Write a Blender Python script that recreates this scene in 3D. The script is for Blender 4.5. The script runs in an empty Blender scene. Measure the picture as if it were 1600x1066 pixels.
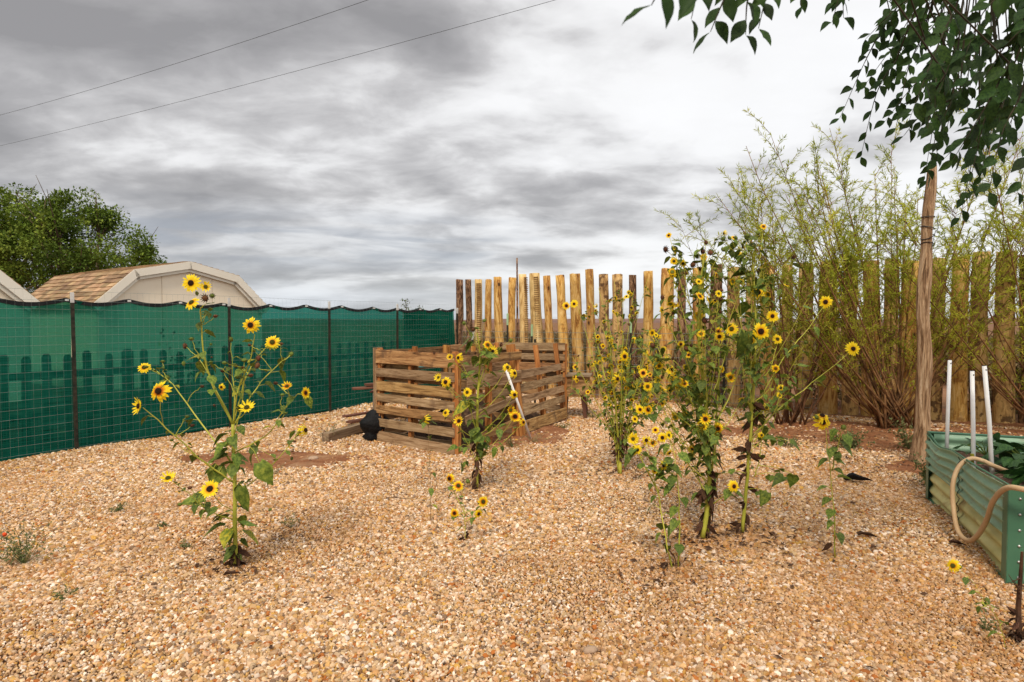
import bpy, math, random
import numpy as np
from mathutils import Vector, Matrix, Quaternion
from mathutils.noise import noise as pnoise
R = math.radians
random.seed(7); rng = np.random.default_rng(11)
scn = bpy.context.scene
C = scn.collection

# ------------------------------------------------------------------ camera, sky, sun, exposure
F = 978.0; EYE = 1.5; PITCH = math.atan(30/978)
cam = bpy.data.cameras.new('camera'); camo = bpy.data.objects.new('camera', cam); C.objects.link(camo)
cam.sensor_width = 36; cam.lens = F/1600*36; cam.clip_start = .05; cam.clip_end = 6000
camo.location = (0, 0, EYE); camo.rotation_euler = (R(90)-PITCH, 0, 0); scn.camera = camo
cam.dof.use_dof = True; cam.dof.focus_distance = 5.5; cam.dof.aperture_fstop = 6.3
vs = scn.view_settings; vs.view_transform = 'Standard'; vs.look = 'None'; vs.gamma = 1; vs.exposure = 0.9
vs.use_curve_mapping = False
scn.cycles.max_bounces = 6; scn.cycles.transparent_max_bounces = 12; scn.cycles.use_denoising = True

SUN_EL, SUN_AZ = R(50), R(194)          # azimuth clockwise from +Y
sl = bpy.data.lights.new('sun', 'SUN'); sl.energy = 1.5; sl.angle = R(12); sl.color = (1, .90, .74)
so = bpy.data.objects.new('sun', sl); C.objects.link(so)
sd = Vector((math.sin(SUN_AZ)*math.cos(SUN_EL), math.cos(SUN_AZ)*math.cos(SUN_EL), math.sin(SUN_EL)))
so.rotation_euler = (-sd).to_track_quat('-Z', 'Y').to_euler()

class NT:
    def __init__(s, tree): s.t = tree; s.n = tree.nodes; s.l = tree.links
    def new(s, typ, ins=None, **kw):
        n = s.n.new(typ)
        for k, v in kw.items(): setattr(n, k, v)
        if ins:
            for k, v in ins.items():
                sock = n.inputs[k]
                if isinstance(v, bpy.types.NodeSocket): s.l.new(v, sock)
                else: sock.default_value = v
        return n
    def math(s, op, a, b=0.0, clamp=False, c=None):
        n = s.n.new('ShaderNodeMath'); n.operation = op; n.use_clamp = clamp
        for i, v in enumerate((a, b) if c is None else (a, b, c)):
            if isinstance(v, bpy.types.NodeSocket): s.l.new(v, n.inputs[i])
            else: n.inputs[i].default_value = v
        return n.outputs[0]
    def ramp(s, fac, stops, interp='LINEAR'):
        n = s.n.new('ShaderNodeValToRGB'); n.color_ramp.interpolation = interp
        e = n.color_ramp.elements
        while len(e) > 1: e.remove(e[-1])
        for i, (p, c) in enumerate(stops):
            if i == 0: e[0].position = p; el = e[0]
            else: el = e.new(p)
            el.color = (*c, 1) if len(c) == 3 else c
        s.l.new(fac, n.inputs[0]); return n.outputs[0]
    def mix(s, fac, a, b, mode='MIX'):
        n = s.n.new('ShaderNodeMix'); n.data_type = 'RGBA'; n.blend_type = mode
        for i, v in ((0, fac), (6, a), (7, b)):
            if isinstance(v, bpy.types.NodeSocket): s.l.new(v, n.inputs[i])
            else: n.inputs[i].default_value = v if i == 0 else ((*v, 1) if len(v) == 3 else v)
        return n.outputs[2]
    def noise(s, vec, scale, detail=5, rough=.55, dist=0.0):
        n = s.new('ShaderNodeTexNoise', {'Scale': scale, 'Detail': detail, 'Roughness': rough, 'Distortion': dist})
        if vec is not None: s.l.new(vec, n.inputs['Vector'])
        return n.outputs[0]
    def maprange(s, v, a, b, c, d):
        n = s.n.new('ShaderNodeMapRange'); n.interpolation_type = 'SMOOTHSTEP'
        s.l.new(v, n.inputs[0])
        for i, x in enumerate((a, b, c, d)): n.inputs[i+1].default_value = x
        return n.outputs[0]

world = bpy.data.worlds.new('World'); scn.world = world; world.use_nodes = True
w = NT(world.node_tree); w.n.clear()
tc = w.new('ShaderNodeTexCoord'); sep = w.new('ShaderNodeSeparateXYZ', {0: tc.outputs['Generated']})
X, Y, Z = sep.outputs
zc = w.math('MAXIMUM', Z, 0.0)
den = w.math('ADD', zc, .22)
cv = w.new('ShaderNodeCombineXYZ', {0: w.math('DIVIDE', X, den), 1: w.math('DIVIDE', Y, den), 2: 0.37}).outputs[0]
mp = w.new('ShaderNodeMapping', {0: cv, 'Location': (-1.7, -8.9, 0), 'Rotation': (0, 0, R(-14)), 'Scale': (.72, .95, 1)}).outputs[0]
n0 = w.noise(mp, .55, 2, .5, 0)
n1 = w.noise(mp, 1.7, 4, .5, .2)
n2 = w.noise(mp, 4.6, 6, .58, .25)
cl = w.math('ADD', w.math('MULTIPLY', n0, .34), w.math('ADD', w.math('MULTIPLY', n1, .54), w.math('MULTIPLY', n2, .24)))
# the veiled sun side is brighter towards the right, the rainy side darker to the left
cl = w.math('ADD', cl, w.math('MULTIPLY', X, .10))
col = w.ramp(cl, [(.40, (.18, .174, .174)), (.465, (.25, .243, .243)), (.51, (.345, .338, .337)), (.55, (.465, .461, .46)), (.595, (.535, .533, .533)), (.70, (.565, .565, .568))])
hz = w.maprange(X, -.5, .3, 0, 1)
hcol = w.mix(hz, (.30, .33, .375), (.53, .54, .55))
hf = w.math('MULTIPLY', w.maprange(Z, .0, .11, 1, 0), .85)
# thin dark layer bands low over the horizon
hb = w.new('ShaderNodeMapping', {0: tc.outputs['Generated'], 'Scale': (2.2, 2.2, 17)}).outputs[0]
hn = w.maprange(w.noise(hb, 1.1, 5, .55, .4), .42, .62, .72, 1.12)
hc2 = w.new('ShaderNodeVectorMath', {0: hcol}, operation='SCALE'); w.l.new(hn, hc2.inputs['Scale'])
col = w.mix(hf, col, hc2.outputs[0])
# distant cloud bank low on the left and centre
bk_ = w.math('MULTIPLY', w.maprange(Z, .060, .105, 0, 1), w.maprange(Z, .125, .19, 1, 0))
bk_ = w.math('MULTIPLY', w.math('MULTIPLY', bk_, w.maprange(X, -.12, .14, .75, .12)), w.maprange(w.noise(hb, 1.7, 5, .55, .5), .40, .58, .35, 1.0))
col = w.mix(bk_, col, (.20, .215, .245))
# overcast sky luminance grows towards the zenith
zen = w.maprange(Z, .45, .95, 1.0, 1.4)
sky = w.new('ShaderNodeTexSky', sky_type='NISHITA', sun_disc=False, sun_elevation=SUN_EL, sun_rotation=SUN_AZ)
bg1 = w.new('ShaderNodeBackground', {'Color': sky.outputs[0], 'Strength': .07})
vm = w.new('ShaderNodeVectorMath', {0: col}, operation='SCALE'); w.l.new(zen, vm.inputs['Scale'])
bg2 = w.new('ShaderNodeBackground', {'Color': vm.outputs[0], 'Strength': 1.0})
ms = w.new('ShaderNodeMixShader', {0: .93, 1: bg1.outputs[0], 2: bg2.outputs[0]})
w.l.new(ms.outputs[0], w.new('ShaderNodeOutputWorld').inputs[0])

# ------------------------------------------------------------------ photo pixel -> world point
cp, sp_ = math.cos(PITCH), math.sin(PITCH)
def ray(px, py):
    u = (px-800)/F; v = (533-py)/F
    return Vector((u, cp+v*sp_, -sp_+v*cp))
def W(px, py, D):
    r = ray(px, py); return Vector((0, 0, EYE)) + r*(D/r.y)
def G(px, py):
    r = ray(px, py); return Vector((0, 0, EYE)) + r*(-EYE/r.z)
def gz(x, y):
    return .022*math.sin(x*.9+1.3)*math.cos(y*.7) + .012*math.sin(x*2.3+y*1.7) + .008*math.sin(y*3.9-x*1.1)
def gzn(x, y):
    return .022*np.sin(x*.9+1.3)*np.cos(y*.7) + .012*np.sin(x*2.3+y*1.7) + .008*np.sin(y*3.9-x*1.1)

# ------------------------------------------------------------------ object helpers
def tag(o, label=None, cat=None, group=None, kind=None):
    if label: o['label'] = label
    if cat: o['category'] = cat
    if group: o['group'] = group
    if kind: o['kind'] = kind
    return o
def thing(name, label, cat, loc=(0, 0, 0), rz=0, group=None):
    o = bpy.data.objects.new(name, None); C.objects.link(o); o.empty_display_size = .1
    o.location = loc; o.rotation_euler = (0, 0, rz); return tag(o, label, cat, group)
def link(name, me, parent=None, M=None, mat=None):
    o = bpy.data.objects.new(name, me); C.objects.link(o)
    if parent is not None: o.parent = parent
    if M is not None: o.matrix_basis = M
    if mat is not None:
        if len(me.materials) == 0: me.materials.append(mat)
    return o
def mesh_np(name, v, quads=None, tris=None, mat=None, smooth=False):
    me = bpy.data.meshes.new(name)
    v = np.asarray(v, np.float32)
    fl = []; tot = []
    if quads is not None and len(quads): fl.append(np.asarray(quads, np.int32).ravel()); tot.append(np.full(len(quads), 4, np.int32))
    if tris is not None and len(tris): fl.append(np.asarray(tris, np.int32).ravel()); tot.append(np.full(len(tris), 3, np.int32))
    fl = np.concatenate(fl); tot = np.concatenate(tot)
    me.vertices.add(len(v)); me.vertices.foreach_set('co', v.ravel())
    me.loops.add(len(fl)); me.loops.foreach_set('vertex_index', fl)
    me.polygons.add(len(tot)); me.polygons.foreach_set('loop_start', np.concatenate([[0], np.cumsum(tot)[:-1]]).astype(np.int32))
    me.polygons.foreach_set('loop_total', tot)
    if smooth: me.polygons.foreach_set('use_smooth', np.ones(len(tot), bool))
    me.update(calc_edges=True)
    if mat: me.materials.append(mat)
    return me
class MB:
    """mesh collector"""
    def __init__(s): s.v = []; s.f = []; s.m = []; s.cm = 0; s.sm = []; s.cs = False
    def face(s, *i): s.f.append(tuple(i)); s.m.append(s.cm); s.sm.append(s.cs)
    def tube(s, pts, rad, n=6, cap=True, jit=0.0):
        pts = [Vector(p) for p in pts]; k = len(pts)
        if not hasattr(rad, '__len__'): rad = [rad]*k
        base = len(s.v); up = None
        for i in range(k):
            t = (pts[min(i+1, k-1)]-pts[max(i-1, 0)])
            if t.length < 1e-9: t = Vector((0, 0, 1))
            t.normalize()
            if up is None:
                up = t.cross(Vector((0.31, .95, .05)))
                if up.length < .1: up = t.cross(Vector((1, 0, 0)))
            up = (up - t*up.dot(t)); up.normalize(); b = t.cross(up)
            for j in range(n):
                a = 2*math.pi*j/n; rr = rad[i]*(1+random.uniform(-jit, jit))
                s.v.append(pts[i] + up*math.cos(a)*rr + b*math.sin(a)*rr)
        for i in range(k-1):
            for j in range(n):
                a = base+i*n+j; c = base+i*n+(j+1) % n
                s.face(a, c, c+n, a+n)
        if cap and n > 2:
            s.face(*[base+j for j in range(n)][::-1]); s.face(*[base+(k-1)*n+j for j in range(n)])
    def box(s, lo, hi, M=None, jit=0):
        b = len(s.v)
        for z in (lo[2], hi[2]):
            for x, y in ((lo[0], lo[1]), (hi[0], lo[1]), (hi[0], hi[1]), (lo[0], hi[1])):
                p = Vector((x+random.uniform(-jit, jit), y+random.uniform(-jit, jit), z+random.uniform(-jit, jit)))
                s.v.append(M @ p if M is not None else p)
        for f in ((0, 3, 2, 1), (4, 5, 6, 7), (0, 1, 5, 4), (1, 2, 6, 5), (2, 3, 7, 6), (3, 0, 4, 7)): s.face(*[b+i for i in f])
    def plank(s, L, Wd, T, n=5, jw=.004, jt=.002, bow=0.0, chip=0.0, ch=.0025):
        """board along x from 0..L, z 0..Wd, y 0..T, worn edges"""
        b = len(s.v); ph = random.uniform(0, 9)
        for i in range(n+1):
            u = i/n; x = u*L; z0 = pnoise((x*2.1, ph, 0))*jw*2; z1 = Wd+pnoise((x*2.1, ph, 5))*jw*2; dy = pnoise((x*1.3, ph, 9))*jt*3 + bow*math.sin(u*math.pi)
            if i in (0, n): x += random.uniform(-.004, .004)
            if chip and i == n: z0 += chip
            s.v += [Vector((x, dy+ch, z0)), Vector((x, dy+T-ch, z0)), Vector((x, dy+T, z0+ch)), Vector((x, dy+T, z1-ch)), Vector((x, dy+T-ch, z1)), Vector((x, dy+ch, z1)), Vector((x, dy, z1-ch)), Vector((x, dy, z0+ch))]
        for i in range(n):
            for j in range(8):
                a = b+i*8+j; c = b+i*8+(j+1) % 8; s.face(a, a+8, c+8, c)
        s.face(*[b+j for j in range(8)]); s.face(*[b+n*8+j for j in range(8)][::-1])
    def mesh(s, name, mats):
        me = bpy.data.meshes.new(name); me.from_pydata([tuple(v) for v in s.v], [], s.f)
        for m in (mats if isinstance(mats, (list, tuple)) else [mats]): me.materials.append(m)
        me.polygons.foreach_set('material_index', s.m); me.polygons.foreach_set('use_smooth', s.sm); me.update(); return me
    def obj(s, name, mats, parent=None, M=None): return link(name, s.mesh(name, mats), parent, M)
def frame(x, z, loc):
    x = Vector(x).normalized(); z = Vector(z); z = z - x*z.dot(x)
    if z.length < 1e-4: z = x.orthogonal()
    z.normalize(); y = z.cross(x)
    m = Matrix((x, y, z)).transposed().to_4x4(); m.translation = Vector(loc); return m
def rv(a=1.0): return Vector((random.uniform(-a, a), random.uniform(-a, a), random.uniform(-a, a)))

# ------------------------------------------------------------------ materials
def mat(name, stops, scale=4.0, stretch=(1, 1, 1), detail=6, nrough=.6, dist=0.0, rough=.85, bump=.3, bscale=None, bdist=.01, rnd=.25, trans=0.0,
        spec=.25, over=None, island=False, metal=0, ostops=(.55, .7), knots=None):
    m = bpy.data.materials.new(name); m.use_nodes = True; t = NT(m.node_tree); t.n.clear()
    tc = t.new('ShaderNodeTexCoord'); oi = t.new('ShaderNodeObjectInfo')
    off = t.new('ShaderNodeVectorMath', {0: tc.outputs['Object']}, operation='ADD')
    cmb = t.new('ShaderNodeCombineXYZ', {0: t.math('MULTIPLY', oi.outputs['Random'], 37), 1: t.math('MULTIPLY', oi.outputs['Random'], 91), 2: t.math('MULTIPLY', oi.outputs['Random'], 53)})
    t.l.new(cmb.outputs[0], off.inputs[1])
    mpn = t.new('ShaderNodeMapping', {0: off.outputs[0], 'Scale': stretch})
    nz = t.noise(mpn.outputs[0], scale, detail, nrough, dist)
    col = t.ramp(nz, stops)
    if over:                       # weathering / dirt patches with their own shape
        nz2 = t.noise(off.outputs[0], over[1], 4, .6, .3)
        col = t.mix(t.maprange(nz2, ostops[0], ostops[1], 0, over[2]), col, over[0])
    if knots:                      # branch knots: dark heart with a paler ring
        kd = t.new('ShaderNodeVectorMath', {0: off.outputs[0], 1: knots[1]}, operation='MULTIPLY')
        kv = t.new('ShaderNodeTexVoronoi', {'Vector': kd.outputs[0], 'Scale': knots[0]}).outputs['Distance']
        kv = t.math('ADD', kv, t.math('MULTIPLY', t.math('SUBTRACT', t.noise(off.outputs[0], 22), .5), .12))
        col = t.mix(t.maprange(kv, .17, .30, .45, 0), col, knots[2]); col = t.mix(t.maprange(kv, .07, .15, .95, 0), col, (.045, .018, .008))
    rr = oi.outputs['Random']
    if island: rr = t.new('ShaderNodeNewGeometry').outputs['Random Per Island']
    hsv = t.new('ShaderNodeHueSaturation', {'Color': col, 'Value': t.math('MULTIPLY_ADD', rr, 2*rnd, c=1-rnd), 'Hue': t.math('MULTIPLY_ADD', t.math('FRACT', t.math('MULTIPLY', rr, 7.3)), rnd*.05, c=.5-rnd*.025)})
    p = t.new('ShaderNodeBsdfPrincipled', {'Base Color': hsv.outputs[0], 'Roughness': rough, 'Specular IOR Level': spec, 'Metallic': metal})
    if bump:
        bn = t.noise(mpn.outputs[0], bscale or scale*3, 5, .65, dist)
        b = t.new('ShaderNodeBump', {'Strength': bump, 'Distance': bdist, 'Height': bn}); t.l.new(b.outputs[0], p.inputs['Normal'])
    out = p.outputs[0]
    if trans:
        tr = t.new('ShaderNodeBsdfTranslucent', {'Color': hsv.outputs[0]})
        out = t.new('ShaderNodeMixShader', {0: trans, 1: out, 2: tr.outputs[0]}).outputs[0]
    t.l.new(out, t.new('ShaderNodeOutputMaterial').inputs[0]); m['nt'] = 1
    return m
pallet_wood = mat('pallet_wood', [(.30, (.030, .014, .007)), (.41, (.15, .075, .028)), (.52, (.33, .18, .072)), (.68, (.52, .33, .15))], 3.4, (.55, 7, 7), 8, .72, 1.5, bump=.9, bdist=.005, rnd=.34, over=((.10, .055, .03), 3.5, .8), knots=(4.0, (1, 1, 1), (.20, .08, .025)))
pallet_grey = mat('pallet_wood_grey', [(.31, (.06, .032, .016)), (.45, (.24, .145, .07)), (.58, (.40, .27, .15)), (.72, (.52, .38, .24))], 3.4, (.55, 7, 7), 8, .72, 1.3, bump=.9, bdist=.004, rnd=.2, over=((.14, .08, .045), 3, .6))
stringer_wood = mat('stringer_wood', [(.3, (.13, .040, .010)), (.5, (.40, .16, .042)), (.7, (.56, .29, .09))], 3, (.5, 7, 7), 6, .6, .8, bump=.5, bdist=.004, rnd=.25)
log_peeled = mat('peeled_log', [(.33, (.10, .038, .010)), (.42, (.38, .17, .038)), (.50, (.64, .37, .10)), (.64, (.80, .56, .24))], 4.5, (2.4, 2.4, .42), 8, .74, 1.6, bump=1, bdist=.016, rnd=.2, over=((.26, .105, .03), 4.5, .75), knots=(4.2, (1, 1, .55), (.30, .11, .03)))
log_chip = mat('chipped_log', [(.31, (.14, .065, .02)), (.42, (.44, .26, .09)), (.54, (.70, .49, .21)), (.68, (.80, .62, .34))], 4, (2.2, 2.2, .5), 8, .7, 1.2, bump=.7, bdist=.01, rnd=.12)
log_notch_shade = mat('saw_notch_shade', [(.35, (.20, .10, .035)), (.65, (.42, .26, .10))], 9, rnd=.1)
log_bark = mat('barked_log', [(.40, (.030, .014, .008)), (.5, (.16, .078, .038)), (.60, (.40, .24, .13))], 7, (3.5, 3.5, 1.0), 8, .7, 1.0, bump=1.0, bdist=.03, rnd=.2)
log_half = mat('part_barked_log', [(.3, (.09, .045, .018)), (.42, (.34, .19, .07)), (.54, (.60, .38, .15)), (.72, (.72, .52, .26))], 5, (2, 2, .5), 7, .7, 1.2, bump=.9, bdist=.02, rnd=.15, over=((.10, .05, .025), 6, .85), ostops=(.53, .6))
cedar_wood = mat('cedar_trunk_wood', [(.34, (.08, .042, .020)), (.44, (.28, .16, .08)), (.53, (.50, .32, .18)), (.66, (.70, .52, .34))], 7, (3.6, 3.6, .30), 8, .7, 1.2, bump=1.0, bdist=.03, rnd=.05, knots=(2.6, (1, 1, .7), (.16, .075, .035)))
dark_wood = mat('dark_old_wood', [(.3, (.05, .018, .012)), (.6, (.17, .07, .045))], 4, (.5, 6, 6), 6, .6, .5, rnd=.3)
grey_wood = mat('bench_wood', [(.3, (.10, .06, .035)), (.6, (.30, .21, .13))], 4, (.5, 6, 6), 6, .6, .5, rnd=.15)
picket_wood = mat('picket_wood', [(.3, (.045, .030, .022)), (.6, (.09, .06, .042))], 4, (4, 4, .5), 6, .6, .5, rnd=.2)
stem_green = mat('sunflower_stem', [(.35, (.32, .33, .035)), (.65, (.54, .52, .08))], 8, (1, 1, .4), rnd=.1, bump=.1, rough=.6)
stem_dry = mat('dry_stem', [(.35, (.16, .09, .035)), (.65, (.30, .19, .08))], 8, rnd=.2, bump=.1)
leaf_green = mat('sunflower_leaf', [(.32, (.045, .075, .009)), (.5, (.11, .165, .022)), (.68, (.24, .28, .04))], 6, rnd=.35, bump=.4, bscale=30, bdist=.003, rough=.6, trans=.22, spec=.3)
leaf_yellow = mat('yellowing_leaf', [(.4, (.12, .17, .02)), (.6, (.45, .38, .03))], 7, rnd=.15, bump=.3, rough=.6, trans=.2)
leaf_dead = mat('dead_leaf', [(.3, (.030, .014, .008)), (.7, (.12, .055, .028))], 12, rnd=.3, bump=.4)
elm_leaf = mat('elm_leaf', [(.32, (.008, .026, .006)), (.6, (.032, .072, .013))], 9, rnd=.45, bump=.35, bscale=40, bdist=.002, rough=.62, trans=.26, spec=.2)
willow_leaf = mat('willow_leaf', [(.35, (.24, .31, .022)), (.5, (.46, .51, .045)), (.7, (.72, .68, .09))], 2.2, rnd=.35, bump=0, rough=.55, trans=.5, island=True)
willow_bark = mat('willow_bark', [(.35, (.08, .036, .016)), (.65, (.26, .13, .055))], 9, rnd=.2)
tree_leaf = mat('tree_leaf', [(.33, (.05, .085, .010)), (.5, (.12, .18, .020)), (.68, (.25, .29, .04))], .9, rnd=.35, bump=0, trans=.25, island=True)
tree_bark = mat('tree_bark', [(.35, (.05, .03, .02)), (.65, (.17, .11, .07))], 7, rnd=.2)
weed_leaf = mat('weed_leaf', [(.35, (.07, .10, .03)), (.65, (.17, .19, .07))], 5, rnd=.3, bump=0, trans=.2, island=True)
dry_weed = mat('dry_weed', [(.35, (.20, .17, .08)), (.65, (.36, .30, .15))], 5, rnd=.3, bump=0, trans=.2, island=True)
chard_leaf = mat('garden_leaf', [(.35, (.012, .045, .012)), (.65, (.05, .12, .025))], 8, rnd=.3, bump=.6, bscale=20, bdist=.01, trans=.15, rough=.5)
scrub_leaf = mat('desert_scrub', [(.35, (.08, .058, .025)), (.65, (.22, .16, .07))], 2, rnd=.35, bump=0, island=True)
disc_brown = mat('flower_disc', [(.35, (.018, .008, .004)), (.65, (.085, .030, .010))], 30, rnd=.2, bump=.8, bscale=60, bdist=.1)
disc_green = mat('young_flower_disc', [(.35, (.06, .07, .008)), (.65, (.22, .20, .02))], 30, rnd=.2, bump=.8, bscale=60, bdist=.1)
sepal_green = mat('flower_sepal', [(.35, (.07, .10, .015)), (.65, (.18, .22, .04))], 10, rnd=.2, bump=.2)
seed_brown = mat('dry_seed_head', [(.35, (.07, .028, .012)), (.65, (.26, .11, .05))], 20, rnd=.35, bump=.6, bscale=50, bdist=.05)
white_pvc = mat('white_pipe', [(.3, (.80, .80, .78)), (.7, (.88, .88, .87))], 3, (1, 1, 6), rnd=.03, bump=.05, rough=.4)
hose_tan = mat('hose_rubber', [(.3, (.42, .27, .14)), (.7, (.58, .40, .23))], 6, rnd=.02, bump=.1, rough=.5)
bed_green = mat('bed_green_paint', [(.3, (.21, .37, .24)), (.7, (.32, .50, .34))], 5, rnd=.03, bump=.05, rough=.42, spec=.4, over=((.20, .19, .10), 5, .75))
bed_cream = mat('bed_faded_paint', [(.3, (.50, .50, .20)), (.6, (.70, .67, .31)), (.8, (.72, .66, .34))], 3, (1, 1, 2), rnd=.03, bump=.05, rough=.5, over=((.26, .15, .05), 3.5, .7))
bed_post = mat('bed_corner_paint', [(.3, (.045, .13, .075)), (.7, (.065, .17, .10))], 5, rnd=.02, bump=.05, rough=.4, spec=.4)
bolt_metal = mat('bolt_metal', [(.3, (.45, .45, .44)), (.7, (.6, .6, .58))], 5, metal=.7, rough=.4, bump=0)
soil_mat = mat('garden_soil', [(.35, (.05, .025, .015)), (.55, (.17, .09, .055)), (.7, (.42, .26, .20))], 25, rnd=.05, bump=1, bscale=40, bdist=.03)
wall_cream = mat('shed_wall', [(.3, (.86, .72, .54)), (.7, (.90, .77, .60))], 2, rnd=.02, bump=.05)
trim_white = mat('shed_trim', [(.3, (.82, .73, .60)), (.7, (.87, .79, .67))], 2, rnd=.02, bump=.05)
shingle = mat('shed_shingle', [(.3, (.24, .145, .075)), (.7, (.42, .28, .16))], 3, rnd=.42, bump=.4, island=True)
post_metal = mat('fence_post_paint', [(.35, (.012, .016, .012)), (.65, (.05, .04, .025))], 9, rnd=.1, bump=.3, rough=.6)
tip_white = mat('post_tip_paint', [(.3, (.50, .50, .48)), (.7, (.70, .70, .68))], 9, rnd=.05)
tip_green = mat('green_tip_paint', [(.3, (.30, .45, .25)), (.7, (.42, .58, .36))], 9, rnd=.05)
wire_metal = mat('galvanised_wire', [(.3, (.15, .19, .17)), (.7, (.26, .30, .28))], 9, rnd=0, bump=0, rough=.5, metal=.2)
wire_black = mat('black_wire', [(.3, (.02, .02, .02)), (.7, (.04, .04, .04))], 9, rnd=0, bump=0, rough=.5)
hem_black = mat('cloth_hem', [(.3, (.006, .008, .009)), (.7, (.02, .022, .024))], 9, rnd=0, bump=.1)
bag_black = mat('black_plastic', [(.3, (.005, .005, .006)), (.7, (.012, .012, .013))], 4, rnd=0, bump=.8, bscale=12, bdist=.04, rough=.6, spec=.2)
teal_pipe = mat('teal_pipe', [(.3, (.10, .26, .25)), (.7, (.16, .36, .34))], 5, rnd=0, bump=0)
hill_mat = mat('far_desert', [(.35, (.13, .07, .05)), (.55, (.20, .11, .08)), (.7, (.25, .16, .12))], .02, (1, 1, 3), rnd=0, bump=0)
flower_red = mat('red_flower', [(.3, (.6, .04, .01)), (.7, (.8, .1, .02))], 9, rnd=0, bump=0)
rock_mat = mat('rock', [(.3, (.30, .19, .12)), (.7, (.55, .40, .29))], 12, rnd=.1, bump=.6, bscale=30)

def petal_mat():
    m = bpy.data.materials.new('sunflower_petal'); m.use_nodes = True; t = NT(m.node_tree); t.n.clear()
    tc = t.new('ShaderNodeTexCoord'); ln = t.new('ShaderNodeVectorMath', {0: tc.outputs['Object']}, operation='LENGTH')
    oi = t.new('ShaderNodeObjectInfo')
    f = t.math('ADD', ln.outputs['Value'], t.math('MULTIPLY', t.math('SUBTRACT', t.noise(tc.outputs['Object'], 7), .5), .3))
    f = t.math('ADD', f, t.math('MULTIPLY_ADD', oi.outputs['Random'], .3, c=-.2))
    col = t.ramp(f, [(.20, (.55, .14, .004)), (.34, (.84, .42, .006)), (.50, (.93, .66, .012)), (1.0, (.96, .76, .03))])
    p = t.new('ShaderNodeBsdfPrincipled', {'Base Color': col, 'Roughness': .6, 'Specular IOR Level': .2})
    tr = t.new('ShaderNodeBsdfTranslucent', {'Color': col})
    o = t.new('ShaderNodeMixShader', {0: .3, 1: p.outputs[0], 2: tr.outputs[0]})
    t.l.new(o.outputs[0], t.new('ShaderNodeOutputMaterial').inputs[0]); return m
petal = petal_mat()

def cloth_mat():
    m = bpy.data.materials.new('green_shade_cloth'); m.use_nodes = True; t = NT(m.node_tree); t.n.clear()
    tc = t.new('ShaderNodeTexCoord')
    mp1 = t.new('ShaderNodeMapping', {0: tc.outputs['Object'], 'Scale': (1.2, 1, 55)}).outputs[0]
    mp2 = t.new('ShaderNodeMapping', {0: tc.outputs['Object'], 'Scale': (60, 1, .8)}).outputs[0]
    a = t.noise(mp1, 2.2, 4, .6); b = t.noise(mp2, 2, 4, .6); c = t.noise(tc.outputs['Object'], 1.1, 3, .5)
    f = t.math('ADD', t.math('MULTIPLY', a, .45), t.math('ADD', t.math('MULTIPLY', b, .25), t.math('MULTIPLY', c, .3)))
    col = t.ramp(f, [(.38, (.004, .085, .056)), (.5, (.009, .155, .105)), (.62, (.028, .24, .165))])
    d = t.new('ShaderNodeBsdfDiffuse', {'Color': col}); tr = t.new('ShaderNodeBsdfTranslucent', {'Color': col})
    s1 = t.new('ShaderNodeMixShader', {0: .5, 1: d.outputs[0], 2: tr.outputs[0]})
    tp = t.new('ShaderNodeBsdfTransparent', {'Color': (.16, .62, .48, 1)})
    fac = t.maprange(f, .35, .65, .33, .20)
    s2 = t.new('ShaderNodeMixShader', {0: fac, 1: s1.outputs[0], 2: tp.outputs[0]})
    t.l.new(s2.outputs[0], t.new('ShaderNodeOutputMaterial').inputs[0]); return m
cloth = cloth_mat()

PAL = [(.78, .60, .44), (.60, .39, .22), (.84, .70, .56), (.50, .29, .14), (.56, .34, .12), (.64, .40, .25), (.62, .43, .29), (.26, .18, .13), (.88, .76, .64), (.70, .46, .25),
       (.42, .22, .09), (.58, .42, .25), (.70, .50, .33), (.40, .15, .06), (.55, .36, .22), (.30, .17, .09), (.62, .46, .30), (.74, .54, .37), (.60, .38, .18), (.52, .38, .25), (.18, .12, .08), (.68, .49, .32), (.48, .31, .17), (.84, .70, .57)]
def pebble_mat():
    m = bpy.data.materials.new('pebble_stone'); m.use_nodes = True; t = NT(m.node_tree); t.n.clear()
    oi = t.new('ShaderNodeObjectInfo'); tc = t.new('ShaderNodeTexCoord')
    col = t.ramp(oi.outputs['Random'], [(i/len(PAL), c) for i, c in enumerate(PAL)], 'CONSTANT')
    r2 = t.math('FRACT', t.math('MULTIPLY', oi.outputs['Random'], 413.7))
    nz = t.noise(tc.outputs['Object'], 2.0, 4, .6)
    v = t.math('MULTIPLY', t.math('MULTIPLY_ADD', r2, .45, c=.70), t.math('MULTIPLY_ADD', nz, .7, c=.62))
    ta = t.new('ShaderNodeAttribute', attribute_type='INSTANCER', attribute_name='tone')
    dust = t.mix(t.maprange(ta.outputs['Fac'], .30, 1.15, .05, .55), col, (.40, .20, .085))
    h = t.new('ShaderNodeHueSaturation', {'Color': dust, 'Value': v, 'Saturation': 1.12})
    p = t.new('ShaderNodeBsdfPrincipled', {'Base Color': h.outputs[0], 'Roughness': .75, 'Specular IOR Level': .3})
    t.l.new(p.outputs[0], t.new('ShaderNodeOutputMaterial').inputs[0]); return m
pebble = pebble_mat()

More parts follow.
